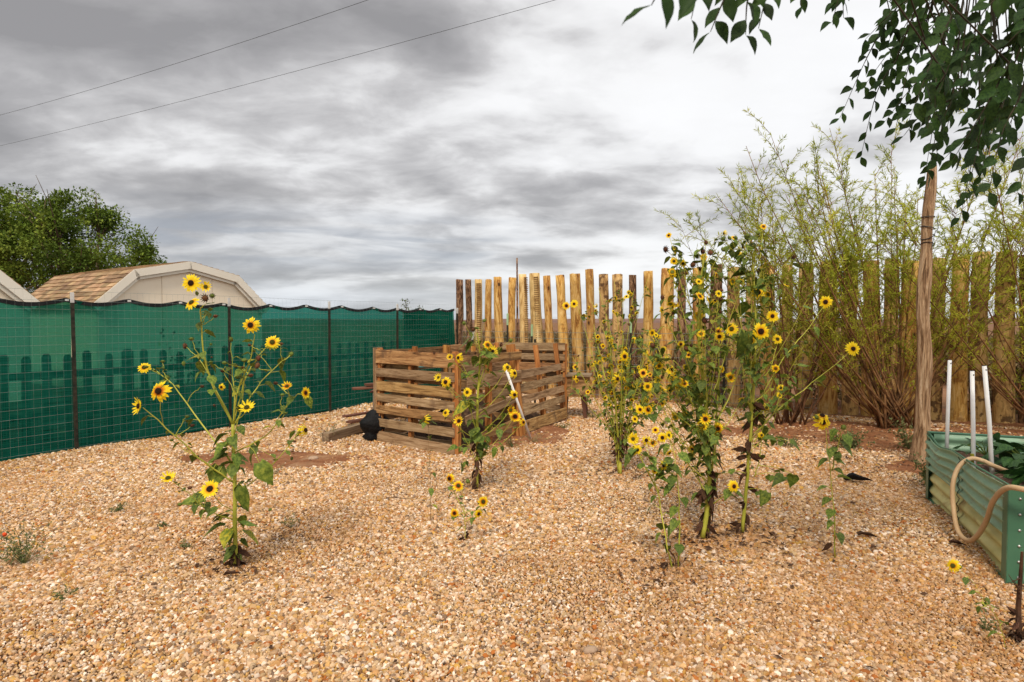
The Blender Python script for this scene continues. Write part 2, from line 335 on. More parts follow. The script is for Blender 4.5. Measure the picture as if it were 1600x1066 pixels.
def ground_mat():
    m = bpy.data.materials.new('sandy_ground'); m.use_nodes = True; t = NT(m.node_tree); t.n.clear()
    tc = t.new('ShaderNodeTexCoord'); P = tc.outputs['Object']
    vo = t.new('ShaderNodeTexVoronoi', {'Vector': P, 'Scale': 42.0})
    sp = t.new('ShaderNodeSeparateColor', {0: vo.outputs['Color']})
    grav_shade = t.ramp(sp.outputs[0], [(0, (.06, .03, .015)), (.4, (.15, .08, .04)), (.8, (.26, .15, .08)), (1, (.4, .26, .15))])  # base darkened to paint contact shadow into the gaps between pebbles
    soil = t.ramp(t.noise(P, 6, 8, .7), [(.3, (.17, .055, .022)), (.5, (.30, .115, .05)), (.7, (.40, .19, .095))])
    sx = t.new('ShaderNodeSeparateXYZ', {0: P})
    far = t.maprange(sx.outputs[1], 10.5, 12.5, 0, 1)
    scr = t.ramp(t.noise(P, .35, 8, .7), [(.35, (.08, .055, .03)), (.5, (.20, .10, .052)), (.65, (.29, .155, .085))])
    col = t.mix(far, t.mix(t.maprange(t.noise(P, .9, 5, .6), .45, .6, .15, .75), grav_shade, soil), scr)
    p = t.new('ShaderNodeBsdfPrincipled', {'Base Color': col, 'Roughness': .95, 'Specular IOR Level': .1})
    b = t.new('ShaderNodeBump', {'Strength': .6, 'Distance': .02, 'Height': t.noise(P, 30, 6, .7)}); t.l.new(b.outputs[0], p.inputs['Normal'])
    t.l.new(p.outputs[0], t.new('ShaderNodeOutputMaterial').inputs[0]); return m
red_soil = mat('red_soil', [(.3, (.13, .045, .018)), (.5, (.27, .105, .042)), (.7, (.42, .21, .10))], 7, rnd=0, bump=1, bscale=30, bdist=.03, detail=10, nrough=.75, over=((.40, .24, .13), 2.2, .6))

# ------------------------------------------------------------------ ground
def build_ground():
    xs = np.concatenate([[-2500, -600, -150, -40], np.arange(-14, 14.01, .25), [40, 150, 600, 2500]])
    ys = np.concatenate([[-60, -10], np.arange(0, 18.01, .25), [30, 60, 150, 500, 1500, 2600]])
    Xg, Yg = np.meshgrid(xs, ys); inside = (np.abs(Xg) < 14.1) & (Yg > -1) & (Yg < 18.1)
    Zg = np.where(inside, gzn(Xg, Yg)-.006, 0.0)-.004
    v = np.stack([Xg.ravel(), Yg.ravel(), Zg.ravel()], 1); nx = len(xs); ny = len(ys)
    i, j = np.meshgrid(np.arange(nx-1), np.arange(ny-1)); a = (j*nx+i).ravel()
    me = mesh_np('ground', v, quads=np.stack([a, a+1, a+nx+1, a+nx], 1), mat=ground_mat(), smooth=True)
    tag(link('ground', me), kind='structure')
build_ground()

def fence_x(y): return -5.10 + (y-7.26)*(2.01/3.24)      # x of the green fence at depth y
SOILS = [(G(430, 718), .95, .42, -.10), (G(1375, 682), 1.75, .8, -.1), (G(1560, 690), 1.5, 1.0, 0), (G(1240, 668), 1.5, .5, .2), (Vector((.0, 8.5, 0)), .72, .95, .0), (G(1450, 735), .35, .3, 0)]
def soil_amount(x, y):
    """1 inside a bare patch, 0 outside (numpy)"""
    s = np.zeros_like(x)
    wob = .22*np.sin(x*5.3+y*2.1)+.18*np.sin(y*7.7-x*3.0)+.12*np.sin(x*15+y*11)
    for p, a, b, rot in SOILS:
        dx, dy = x-p.x, y-p.y; c, q = math.cos(rot), math.sin(rot)
        d = ((dx*c+dy*q)/a)**2 + ((-dx*q+dy*c)/b)**2
        s = np.maximum(s, np.clip((1.15+wob-d)/.35, 0, 1))
    return s
def build_soil():
    for k, (p, a, b, rot) in enumerate(SOILS):
        n, mrings = 40, 8; vv = [(p.x, p.y, gz(p.x, p.y)+.008)]
        for r in range(1, mrings+1):
            for j in range(n):
                t = 2*math.pi*j/n; rr = r/mrings*1.22*(1+.10*math.sin(3*t+k)+.06*math.sin(7*t+k*2))
                x = rr*a*math.cos(t); y = rr*b*math.sin(t); c, q = math.cos(rot), math.sin(rot)
                X_, Y_ = p.x+x*c-y*q, p.y+x*q+y*c
                z = gz(X_, Y_)+(.010 if r < mrings else -.02)+.006*math.sin(X_*9+Y_*7)+k*.0007
                vv.append((X_, Y_, z))
        tr = [(0, 1+j, 1+(j+1) % n) for j in range(n)]; qd = []
        for r in range(mrings-1):
            for j in range(n): qd.append((1+r*n+j, 1+(r+1)*n+j, 1+(r+1)*n+(j+1) % n, 1+r*n+(j+1) % n))
        me = mesh_np('soil_patch', vv, quads=qd, tris=tr, mat=red_soil, smooth=True)
        tag(link('soil_patch', me), kind='structure')
build_soil()

def build_gravel():
    P = []
    for y0, y1, s, k in ((1.7, 4.0, .0118, 1.0), (4.0, 6.2, .0142, 1.18), (6.2, 9.0, .019, 1.5), (9.0, 14.0, .028, 2.1)):
        h = y1*.9+1.2
        gx = np.arange(-h, h, s); gy = np.arange(y0, y1, s); A, B = np.meshgrid(gx, gy)
        A = A.ravel()+rng.uniform(-.5, .5, A.size)*s*1.1; B = B.ravel()+rng.uniform(-.5, .5, B.size)*s*1.1
        keep = (np.abs(A) < B*.86+.9) & (A > fence_x(B)-.02)
        keep &= B < 13.9-.66*(A+1.26)+.3
        keep &= ~((A > 2.9+(B-3.59)*.398+.03) & (B < 5.5) & (A > 2.9))
        keep &= rng.uniform(0, 1, A.size) > soil_amount(A, B)*np.where(A < 0, .965, .86)
        A, B = A[keep], B[keep]
        P.append(np.stack([A, B, gzn(A, B)+rng.uniform(-.002, .004, A.size), np.full(A.size, k)], 1))
    P = np.concatenate(P); n = len(P); print('pebbles', n)
    me = bpy.data.meshes.new('gravel'); me.vertices.add(n); me.vertices.foreach_set('co', P[:, :3].astype(np.float32).ravel())
    sz = np.clip(rng.lognormal(0, .30, n), .5, 2.1)*P[:, 3]*.0083
    sz = sz*(1+.22*np.sin(P[:, 0]*1.9+P[:, 1]*1.1)*np.sin(P[:, 1]*2.3-P[:, 0]*.8)); scl = np.stack([sz*rng.uniform(.9, 1.35, n), sz*rng.uniform(.75, 1.05, n), sz*rng.uniform(.45, .8, n)], 1)
    rot = np.stack([rng.normal(0, .65, n), rng.normal(0, .65, n), rng.uniform(0, 6.283, n)], 1)
    for nm, arr in (('scl', scl), ('rot', rot)):
        at = me.attributes.new(nm, 'FLOAT_VECTOR', 'POINT'); at.data.foreach_set('vector', arr.astype(np.float32).ravel())
    at = me.attributes.new('variant', 'INT', 'POINT'); at.data.foreach_set('value', rng.integers(0, 5, n).astype(np.int32))
    tx, ty = P[:, 0], P[:, 1]
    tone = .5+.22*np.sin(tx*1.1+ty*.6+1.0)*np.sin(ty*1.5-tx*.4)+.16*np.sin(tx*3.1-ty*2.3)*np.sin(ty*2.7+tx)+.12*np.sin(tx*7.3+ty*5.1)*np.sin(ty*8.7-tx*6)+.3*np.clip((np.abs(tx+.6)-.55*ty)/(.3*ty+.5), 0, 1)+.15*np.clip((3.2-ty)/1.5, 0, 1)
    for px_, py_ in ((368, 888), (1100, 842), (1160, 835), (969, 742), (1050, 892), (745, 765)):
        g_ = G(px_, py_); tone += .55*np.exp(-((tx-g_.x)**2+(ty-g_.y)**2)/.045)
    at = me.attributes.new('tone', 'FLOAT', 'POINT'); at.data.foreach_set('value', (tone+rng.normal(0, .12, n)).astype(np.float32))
    o = link('gravel', me); tag(o, 'tan and pink pea gravel spread over the whole yard', 'gravel', kind='stuff')
    ng = bpy.data.node_groups.new('scatter_pebbles', 'GeometryNodeTree')
    ng.interface.new_socket('Geometry', in_out='INPUT', socket_type='NodeSocketGeometry'); ng.interface.new_socket('Geometry', in_out='OUTPUT', socket_type='NodeSocketGeometry')
    N, Lk = ng.nodes, ng.links
    gi = N.new('NodeGroupInput'); go = N.new('NodeGroupOutput')
    join = N.new('GeometryNodeJoinGeometry')
    for i in range(5):
        ic = N.new('GeometryNodeMeshIcoSphere'); ic.inputs['Radius'].default_value = 1; ic.inputs['Subdivisions'].default_value = 2
        nt = N.new('ShaderNodeTexNoise'); nt.noise_dimensions = '4D'; nt.inputs['W'].default_value = i*7.3; nt.inputs['Scale'].default_value = 1.0; nt.inputs['Detail'].default_value = 2
        sub = N.new('ShaderNodeVectorMath'); sub.operation = 'SUBTRACT'; sub.inputs[1].default_value = (.5, .5, .5)
        Lk.new(nt.outputs['Color'], sub.inputs[0]); sc_ = N.new('ShaderNodeVectorMath'); sc_.operation = 'SCALE'; sc_.inputs['Scale'].default_value = 1.7; Lk.new(sub.outputs[0], sc_.inputs[0])
        st = N.new('GeometryNodeSetPosition'); Lk.new(ic.outputs['Mesh'], st.inputs['Geometry']); Lk.new(sc_.outputs[0], st.inputs['Offset'])
        sm = N.new('GeometryNodeSetShadeSmooth'); Lk.new(st.outputs[0], sm.inputs[0])
        mt = N.new('GeometryNodeSetMaterial'); mt.inputs['Material'].default_value = pebble; Lk.new(sm.outputs[0], mt.inputs[0])
        gi_ = N.new('GeometryNodeGeometryToInstance'); Lk.new(mt.outputs[0], gi_.inputs[0]); Lk.new(gi_.outputs[0], join.inputs[0])
    iop = N.new('GeometryNodeInstanceOnPoints'); Lk.new(gi.outputs[0], iop.inputs['Points']); Lk.new(join.outputs[0], iop.inputs['Instance'])
    iop.inputs['Pick Instance'].default_value = True
    for nm, dt, sk in (('scl', 'FLOAT_VECTOR', 'Scale'), ('rot', 'FLOAT_VECTOR', 'Rotation'), ('variant', 'INT', 'Instance Index')):
        na = N.new('GeometryNodeInputNamedAttribute'); na.data_type = dt; na.inputs['Name'].default_value = nm
        if sk == 'Rotation':
            er = N.new('FunctionNodeEulerToRotation'); Lk.new(na.outputs['Attribute'], er.inputs[0]); Lk.new(er.outputs[0], iop.inputs[sk])
        else: Lk.new(na.outputs['Attribute'], iop.inputs[sk])
    Lk.new(iop.outputs[0], go.inputs[0])
    md = o.modifiers.new('scatter', 'NODES'); md.node_group = ng
build_gravel()

# far desert: low reddish mesa lines
def build_hills():
    for k, (D, hmax) in enumerate(((900, 8.5), (1500, 17))):
        v = []; q = []; n = 120
        for i in range(n+1):
            x = -D*1.8 + 3.6*D*i/n
            h = hmax*(.55+.45*pnoise((x*.004, k*9.1, 0)))+1.0*pnoise((x*.03, 3, k))
            for dy, z in ((0, -2), (60, h*.55), (140, h), (600, h*.9), (900, -2)): v.append((x, D+dy, z))
        for i in range(n):
            for j in range(4): a = i*5+j; q.append((a, a+5, a+6, a+1))
        tag(link('desert_hills', mesh_np('desert_hills', v, quads=q, mat=hill_mat, smooth=True)), kind='structure')
build_hills()

# ------------------------------------------------------------------ vectorised leaves
def leaf_quads(base, d, up, L, Wd):
    """folded rhombic leaves: base point, direction, up hint -> verts, tris (n arrays)"""
    d = d/np.linalg.norm(d, axis=1, keepdims=True); s = np.cross(d, up); s /= np.linalg.norm(s, axis=1, keepdims=True)+1e-9
    nrm = np.cross(s, d); L = L[:, None]; Wd = Wd[:, None]
    v = np.stack([base, base+d*L*.45-s*Wd*.5+nrm*Wd*.12, base+d*L-nrm*L*.08, base+d*L*.45+s*Wd*.5+nrm*Wd*.12], 1).reshape(-1, 3)
    a = np.arange(len(base))*4
    return v, np.concatenate([np.stack([a, a+1, a+2], 1), np.stack([a, a+2, a+3], 1)])
def foliage_obj(name, base, d, up, L, Wd, m, parent, label=None):
    v, t = leaf_quads(base, d, up, L, Wd)
    o = link(name, mesh_np(name, v, tris=t, mat=m), parent); o['kind'] = 'stuff'
    return o
def nrand(n, s=1.0): return rng.normal(0, s, (n, 3))

# ------------------------------------------------------------------ trees beyond the sheds
def round_tree(name, label, loc, H, rx, rz, nclump, nleaf, leaf, seed, group=None, low=.25):
    global rng
    r2 = np.random.default_rng(seed); random.seed(seed)
    root = thing(name, label, 'tree', loc, 0, group)
    mb = MB(); mb.cs = True; cz = H-rz
    fork = Vector((0, 0, H*low)); mb.tube([(0, 0, -.1), (.05, 0, H*low*.5), fork], [.28, .22, .2], 9)
    mb.obj('trunk', tree_bark, root); lb = MB(); lb.cs = True
    cc = []
    for i in range(nclump):
        th = r2.uniform(0, 2*math.pi); ph = math.acos(r2.uniform(-.55, 1)); rr = r2.uniform(.55, 1.0)**.5
        c = Vector((rx*rr*math.sin(ph)*math.cos(th), rx*rr*math.sin(ph)*math.sin(th), cz+rz*rr*math.cos(ph)*r2.uniform(.85, 1.08)))
        cc.append(c)
        if i % 3 == 0:
            m1 = fork.lerp(c, .45)+rv(.3); lb.tube([fork, m1, c], [.09, .05, .02], 5)
            for _ in range(3): e = c+rv(.9); lb.tube([m1.lerp(c, .6), e], [.025, .008], 4)
    lb.obj('branches', tree_bark, root)
    cc = np.array([tuple(c) for c in cc]); idx = r2.integers(0, len(cc), nleaf)
    rad = r2.uniform(.35, .85, len(cc))[idx]*rx*.32
    u = r2.normal(0, 1, (nleaf, 3)); u /= np.linalg.norm(u, axis=1, keepdims=True)
    base = cc[idx]+u*(rad*r2.uniform(.2, 1.0, nleaf)**.6)[:, None]*np.array([1, 1, .75])
    foliage_obj('foliage', base, u+r2.normal(0, .8, (nleaf, 3)), r2.normal(0, .5, (nleaf, 3))+np.array([0, 0, 1]), r2.uniform(.6, 1.3, nleaf)*leaf, r2.uniform(.6, 1.2, nleaf)*leaf*.6, tree_leaf, root)
round_tree('shade_tree', 'broad dark green tree whose crown rises over the left shed, at the left picture edge', (-19.0, 22.5, 0), 6.55, 3.4, 2.9, 110, 30000, .125, 3, 'leafy trees behind the sheds')
round_tree('shade_tree', 'lower spreading green tree directly behind the roof of the shed with brown shingles', (-15.4, 22.0, 0), 5.8, 2.75, 2.4, 90, 26000, .12, 5, 'leafy trees behind the sheds')
for (px, py, D, lab) in ((634, 468, 15.0, 'taller of two small sapling tips poking above the green fence'), (655, 480, 15.4, 'shorter sapling tip just right of the taller one above the green fence')):
    p = W(px, py, D); root = thing('sapling', lab, 'sapling', (p.x, p.y, 0), 0, 'sapling tips behind the green fence')
    mb = MB(); mb.tube([(0, 0, 0), (.03, 0, p.z*.6), (0, 0, p.z)], [.02, .014, .004], 5); mb.obj('trunk', tree_bark, root)
    n = 260; h = rng.uniform(.35, 1, n)*p.z; b = np.stack([rng.normal(0, .06, n), rng.normal(0, .06, n), h], 1)
    foliage_obj('foliage', b, nrand(n)+np.array([0, 0, .7]), nrand(n, .4)+np.array([0, 0, 1]), rng.uniform(.05, .1, n), rng.uniform(.02, .04, n), weed_leaf, root)

# ------------------------------------------------------------------ sheds
def shed(P, label):
    root = thing('garden_shed', label, 'shed', P, math.atan2(.832, .555), 'gambrel roofed garden sheds')
    prof = [(-2.14, 1.86), (-1.27, 2.665), (0, 2.94), (1.27, 2.665), (2.14, 1.86)]; Lg = 4.1
    wallp = [(-2.0, 0), (-2.0, 1.92), (-1.22, 2.62), (0, 2.88), (1.22, 2.62), (2.0, 1.92), (2.0, 0)]
    mb = MB(); n = len(wallp)
    for y in (.10, Lg-.1):
        for s, z in wallp: mb.v.append(Vector((s, y, z-.02)))
    mb.face(*range(n)); mb.face(*[n+i for i in range(n)][::-1])
    for i in range(n): j = (i+1) % n; mb.face(i, n+i, n+j, j)
    mb.obj('wall', wall_cream, root)
    # vertical siding sheets of the gable, recessed joints between them
    cuts = [-1.97, -.62, .60, 1.97]
    def top(s):
        for (a, za), (b, zb) in zip(wallp[1:-1], wallp[2:-1]):
            if a <= s <= b: return za+(zb-za)*(s-a)/(b-a)-.03
        return 1.9
    for a, b in zip(cuts, cuts[1:]):
        a += .006; b -= .006; ss = [a]+[s for s, _ in wallp[2:5] if a < s < b]+[b]
        m2 = MB(); k = len(ss)
        for y in (.075, .097):
            for s in ss: m2.v += [Vector((s, y, .02)), Vector((s, y, top(s)))]
        for i in range(k-1):
            m2.face(2*i, 2*i+2, 2*i+3, 2*i+1); m2.face(2*k+2*i, 2*k+2*i+1, 2*k+2*i+3, 2*k+2*i+2); m2.face(2*i+1, 2*i+3, 2*k+2*i+3, 2*k+2*i+1)
        m2.face(0, 1, 2*k+1, 2*k); m2.face(2*k-2, 4*k-2, 4*k-1, 2*k-1)
        m2.obj('siding_panel', wall_cream, root)
    # roof deck planes and shingles
    for i in range(4):
        (s0, z0), (s1, z1) = prof[i], prof[i+1]
        lo, hi = ((s0, z0), (s1, z1)) if z0 < z1 else ((s1, z1), (s0, z0))
        a = Vector((lo[0], 0, lo[1])); b = Vector((hi[0], 0, hi[1])); up = (b-a); Ls = up.length; up.normalize()
        yv = Vector((0, 1, 0)); nr = up.cross(yv)
        if nr.z < 0: nr = -nr
        M = Matrix((yv, up, nr)).transposed().to_4x4(); M.translation = a
        d = MB(); d.box((0, 0, -.05), (Lg, Ls, -.008)); d.obj('roof', trim_white, root, M)
        s = MB(); rows = max(2, round(Ls/.145)); rh = Ls/rows
        for r in range(rows):
            x = -.03-(.15 if r % 2 else 0)
            while x < Lg:
                x1 = min(x+.30, Lg+.03); x0 = max(x, -.03)
                if x1-x0 > .03:
                    z = random.uniform(.006, .013); b0 = len(s.v); jy = random.uniform(-.008, .008)
                    s.v += [Vector((x0+.003, r*rh-.01+jy, z+.012)), Vector((x1-.003, r*rh-.01+jy, z+.012)), Vector((x1-.003, (r+1)*rh+.0, .003)), Vector((x0+.003, (r+1)*rh, .003)),
                            Vector((x0+.003, r*rh-.01+jy, -.004)), Vector((x1-.003, r*rh-.01+jy, -.004))]
                    s.face(b0, b0+1, b0+2, b0+3); s.face(b0+4, b0+5, b0+1, b0); s.face(b0, b0+3, b0+4); s.face(b0+1, b0+5, b0+2)
                x += .30
        o = s.obj('shingles', shingle, root, M); o['kind'] = 'stuff'
        # rake boards
        f = MB(); f.box((-.045, 0, -.17), (-.003, Ls, .0)); f.obj('rake_board', trim_white, root, M)
        f = MB(); f.box((.003, .02, -.24), (.07, Ls-.02, -.053)); f.obj('trim', trim_white, root, M)
shed((-7.70, 15.0, 0), 'cream gambrel shed whose brown shingle roof and whole gable top show above the fence')
shed((-10.08, 10.04, 0), 'cream shed at the far left edge showing only the end of its sloping roof trim')

# ------------------------------------------------------------------ wooden picket fence behind the cloth
fd = Vector((2.01, 3.24, 0)).normalized(); fn = Vector((-fd.y, fd.x, 0))       # along, and away from the yard
fa = math.atan2(fd.y, fd.x); FP = Vector((-5.10, 7.26, 0))
def fence_M(u, off=0.0, z=0.0): return Matrix.Translation(FP + fd*u + fn*off + Vector((0, 0, z))) @ Matrix.Rotation(fa, 4, 'Z')
def picket_fence():
    root = thing('picket_fence', 'dark wooden picket fence seen dimly through the green shade cloth', 'fence', FP+fn*.75, fa)
    u = -4.6
    while u < 7.0:
        wd = .095; hgt = 1.08+random.uniform(-.03, .05)
        if random.random() < .14: wd = .15; hgt += .05
        mb = MB(); b = 0
        for y in (0, .018):
            mb.v += [Vector(p) for p in ((-wd/2, y, 0), (wd/2, y, 0), (wd/2, y, hgt-.04), (wd/4, y, hgt), (-wd/4, y, hgt), (-wd/2, y, hgt-.04))]
        mb.face(0, 1, 2, 3, 4, 5); mb.face(11, 10, 9, 8, 7, 6)
        for i in range(6): j = (i+1) % 6; mb.face(i, i+6, j+6, j)
        mb.obj('picket', picket_wood, root, Matrix.Translation((u, 0, 0)) @ Matrix.Rotation(R(random.uniform(-1, 1)), 4, 'Y'))
        u += .235+random.uniform(-.02, .02)
    for z in (.30, .80):
        mb = MB(); mb.box((-4.7, .021, z), (7.0, .06, z+.09)); mb.obj('rail', picket_wood, root)
picket_fence()
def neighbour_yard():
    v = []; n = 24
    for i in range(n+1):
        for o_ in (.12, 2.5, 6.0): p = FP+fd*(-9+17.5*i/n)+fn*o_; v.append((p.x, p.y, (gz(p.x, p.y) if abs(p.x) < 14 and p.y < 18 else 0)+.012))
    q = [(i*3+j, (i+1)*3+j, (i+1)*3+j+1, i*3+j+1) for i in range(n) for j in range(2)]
    m = mat('dark_yard_ground', [(.3, (.02, .012, .008)), (.6, (.07, .042, .026))], 18, rnd=0, bump=1, bscale=40, bdist=.02)  # very dark ground sheet, added to darken the view through the cloth
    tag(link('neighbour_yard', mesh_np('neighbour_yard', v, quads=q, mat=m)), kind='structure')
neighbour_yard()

# ------------------------------------------------------------------ green shade-cloth fence
def on_fence(px):                     # parameter u where the fence line meets picture column px
    k = (px-800)/F; # (FP.x+fd.x*u) = k*(FP.y+fd.y*u)
    return (k*FP.y-FP.x)/(fd.x-k*fd.y)
def green_fence():
    root = thing('shade_cloth_fence', 'wire mesh fence hung with green shade cloth along the left side of the yard', 'fence', FP, fa)
    U0, U1 = -4.9, 7.36
    posts = [-4.6, -2.2, on_fence(113), on_fence(355), on_fence(512), on_fence(618), U1]
    ties = []; u = U0
    while u < U1: ties.append(u); u += random.uniform(.62, .78)
    ties.append(U1)
    def topz(u):
        for a, b in zip(ties, ties[1:]):
            if a <= u <= b:
                t = (u-a)/(b-a); return 1.775-.055*math.sin(t*math.pi)*(b-a)/.7+.008*math.sin(u*2)
        return 1.775
    def sheet(u0, u1, off, name):
        us = np.arange(u0, u1+.001, (u1-u0)/max(6, int((u1-u0)/.06))); zs = np.linspace(0, 1, 16); v = []
        for u in us:
            T = topz(min(max(u, U0), U1)); 
            for z in zs:
                dy = .018*math.sin(u*3.1+z*2)*math.sin(z*3.1)+.012*math.sin(u*9+z*4)*(.4+.6*z)+.006*math.sin(u*23+z*9)*z
                v.append((u, off+dy, .0+z*T))
        nz = len(zs); q = [(i*nz+j, (i+1)*nz+j, (i+1)*nz+j+1, i*nz+j+1) for i in range(len(us)-1) for j in range(nz-1)]
        link(name, mesh_np(name, v, quads=q, mat=cloth, smooth=True), root)
    lastu = on_fence(632)
    for a, b in ((U0, -2.25), (-2.25, posts[2]+.01), (posts[2]+.01, lastu), (lastu, U1)): sheet(a+.004, b, .035, 'shade_cloth')
    sheet(lastu+.05, U1, .075, 'shade_cloth')
    hm = MB(); us = np.arange(U0, U1, .05)
    hm.cs = False
    for yo in (.022, .048):
        for u in us: T = topz(u); hm.v += [Vector((u, yo, T-.042)), Vector((u, yo, T+.004))]
    n = len(us)
    for i in range(n-1):
        hm.face(2*i, 2*i+2, 2*i+3, 2*i+1); k = 2*n; hm.face(k+2*i, k+2*i+1, k+2*i+3, k+2*i+2); hm.face(2*i+1, 2*i+3, k+2*i+3, k+2*i+1)
    hm.obj('hem', hem_black, root)
    # welded wire mesh in front of the cloth
    wm = MB(); zs = [.04+.1*i for i in range(18)]+[1.86]
    for z in zs: wm.tube([(U0+.5*i, -.012+.003*math.sin(i*2+z*9), z+.004*math.sin(i+z*7)) for i in range(int((U1-U0)/.5)+1)], .0013, 4)
    u = U0
    while u < U1: wm.tube([(u, -.012, .02), (u+random.uniform(-.003, .003), -.012, 1.86)], .0006, 3); u += .075
    o = wm.obj('wire_mesh', wire_metal, root); o['kind'] = 'stuff'
    for i, u in enumerate(posts):
        H = 1.84 if i < 6 else 1.8
        p = MB(); p.box((-.02, -.052, -.05), (.02, -.045, H-.12)); p.box((-.004, -.045, -.05), (.004, -.018, H-.12))
        for k in range(30): p.box((-.008, -.058, .08+k*.054), (.008, -.052, .10+k*.054))
        po = p.obj('post', post_metal, root, Matrix.Translation((u, 0, 0)) @ Matrix.Rotation(R(random.uniform(-.6, .6)), 4, 'Y'))
        t = MB(); t.box((-.02, -.052, H-.119), (.02, -.045, H)); t.box((-.004, -.045, H-.119), (.004, -.018, H)); link('post_tip', t.mesh('post_tip', tip_white), po)
    for u in ties:
        t = MB(); t.box((u-.012, -.02, topz(u)-.035), (u+.012, .02, topz(u)-.012)); t.obj('tie', tip_white, root)
green_fence()

# ------------------------------------------------------------------ palisade of upright logs
PA = Vector((-1.26, 14.3, 0)); PB = Vector((7.6, 9.0, 0)); pd = (PB-PA)
def pal_at(px):
    k = (px-800)/F; t = (k*PA.y-PA.x)/(pd.x-k*pd.y); return PA+pd*t
LOGS = [(717, 437, 11, 'b'), (732, 437, 9, 'b'), (748, 437, 11, 'c'), (763, 437, 10, 'p'), (780, 433, 12, 'p'), (800, 434, 11, 'p'), (818, 429, 12, 'c'), (839, 427, 16, 'c'), (858, 431, 11, 'p'),
        (879, 430, 13, 'p'), (901, 428, 16, 'p'), (922, 421, 12, 'p'), (943, 429, 14, 'h'), (965, 429, 15, 'h'), (989, 430, 11, 'b'), (1012, 424, 14, 'p'), (1041, 420, 19, 'p'), (1065, 421, 12, 'b'),
        (1091, 419, 17, 'p'), (1119, 414, 17, 'b'), (1147, 418, 18, 'h'), (1171, 424, 13, 'h'), (1199, 415, 20, 'p'), (1229, 414, 15, 'h'), (1259, 412, 20, 'h'), (1294, 409, 24, 'p'), (1328, 401, 20, 'h'),
        (1359, 408, 21, 'p'), (1391, 405, 18, 'h'), (1421, 408, 22, 'p'), (1463, 404, 18, 'h'), (1497, 402, 21, 'p'), (1531, 394, 22, 'h'), (1568, 394, 25, 'h'), (1606, 398, 22, 'b'), (1645, 392, 24, 'p'), (1690, 396, 24, 'h')]
def log_mesh(H, r, kind):
    mb = MB(); mb.cs = True; n = 12; k = 12; ph = random.uniform(0, 99); sway = random.uniform(-.02, .02)
    for i in range(k+1):
        z = H*i/k; cx = sway*math.sin(z*1.7+ph)+.01*pnoise((z, ph, 0)); cy = sway*.5*math.cos(z*1.3+ph)
        rr = r*(1.10-.16*i/k)
        for j in range(n):
            a = 2*math.pi*j/n; q = rr*(1+.13*pnoise((math.cos(a)*1.2+ph, math.sin(a)*1.2, z*1.9)))
            mb.v.append(Vector((cx+q*math.cos(a), cy+q*math.sin(a), z+(random.uniform(-.008, .008) if i == k else 0))))
    for i in range(k):
        for j in range(n): a = i*n+j; c = i*n+(j+1) % n; mb.face(a, c, c+n, a+n)
    mb.cs = False; mb.face(*[k*n+j for j in range(n)])
    if kind == 'c':        # chain-saw notches up one flank: raised blocks, coloured dark as recess shade
        a0 = random.uniform(-2.6, -.6)
        for i in range(int(H/.045)):
            z = .1+i*.045
            if z > H-.06: break
            M = Matrix.Translation((math.cos(a0)*r*.94, math.sin(a0)*r*.94, z)) @ Matrix.Rotation(a0, 4, 'Z') @ Matrix.Rotation(R(20), 4, 'Y')
            mb.cm = 1; mb.box((-.03, -.05, -.007), (.012, .05, .009), M, .003)
    mb.cm = 0; return mb
def palisade():
    root = thing('palisade_fence', 'fence of tall upright pine logs set side by side across the back of the yard', 'fence', PA, 0)
    for px, ty, wpx, kd in LOGS:
        p = pal_at(px); H = W(px, ty, p.y).z; r = wpx/F*p.y/2*1.10
        m = {'b': log_bark, 'p': log_peeled, 'c': log_chip, 'h': log_half}[kd]
        mb = log_mesh(H+.05, r, kd); me = mb.mesh('log', [m, log_notch_shade])
        lean = -2.2 if 835 < px < 935 else random.uniform(-1.2, .6)
        loc = p-PA; loc.x += (H*.6)*math.tan(R(-lean))
        loc.z = -.05; loc.y += random.uniform(-.03, .03)
        link('log', me, root, Matrix.Translation(loc) @ Matrix.Rotation(R(lean), 4, 'Y') @ Matrix.Rotation(R(random.uniform(-.8, .8)), 4, 'X'))
    p = pal_at(808.5); H = W(808, 404, p.y).z; mb = MB(); mb.cs = True; mb.tube([(.02, -.12, 0), (0, -.11, H*.5), (-.01, -.12, H)], [.028, .024, .017], 7, jit=.1); mb.obj('thin_pole', log_bark, root, Matrix.Translation(p-PA))
palisade()
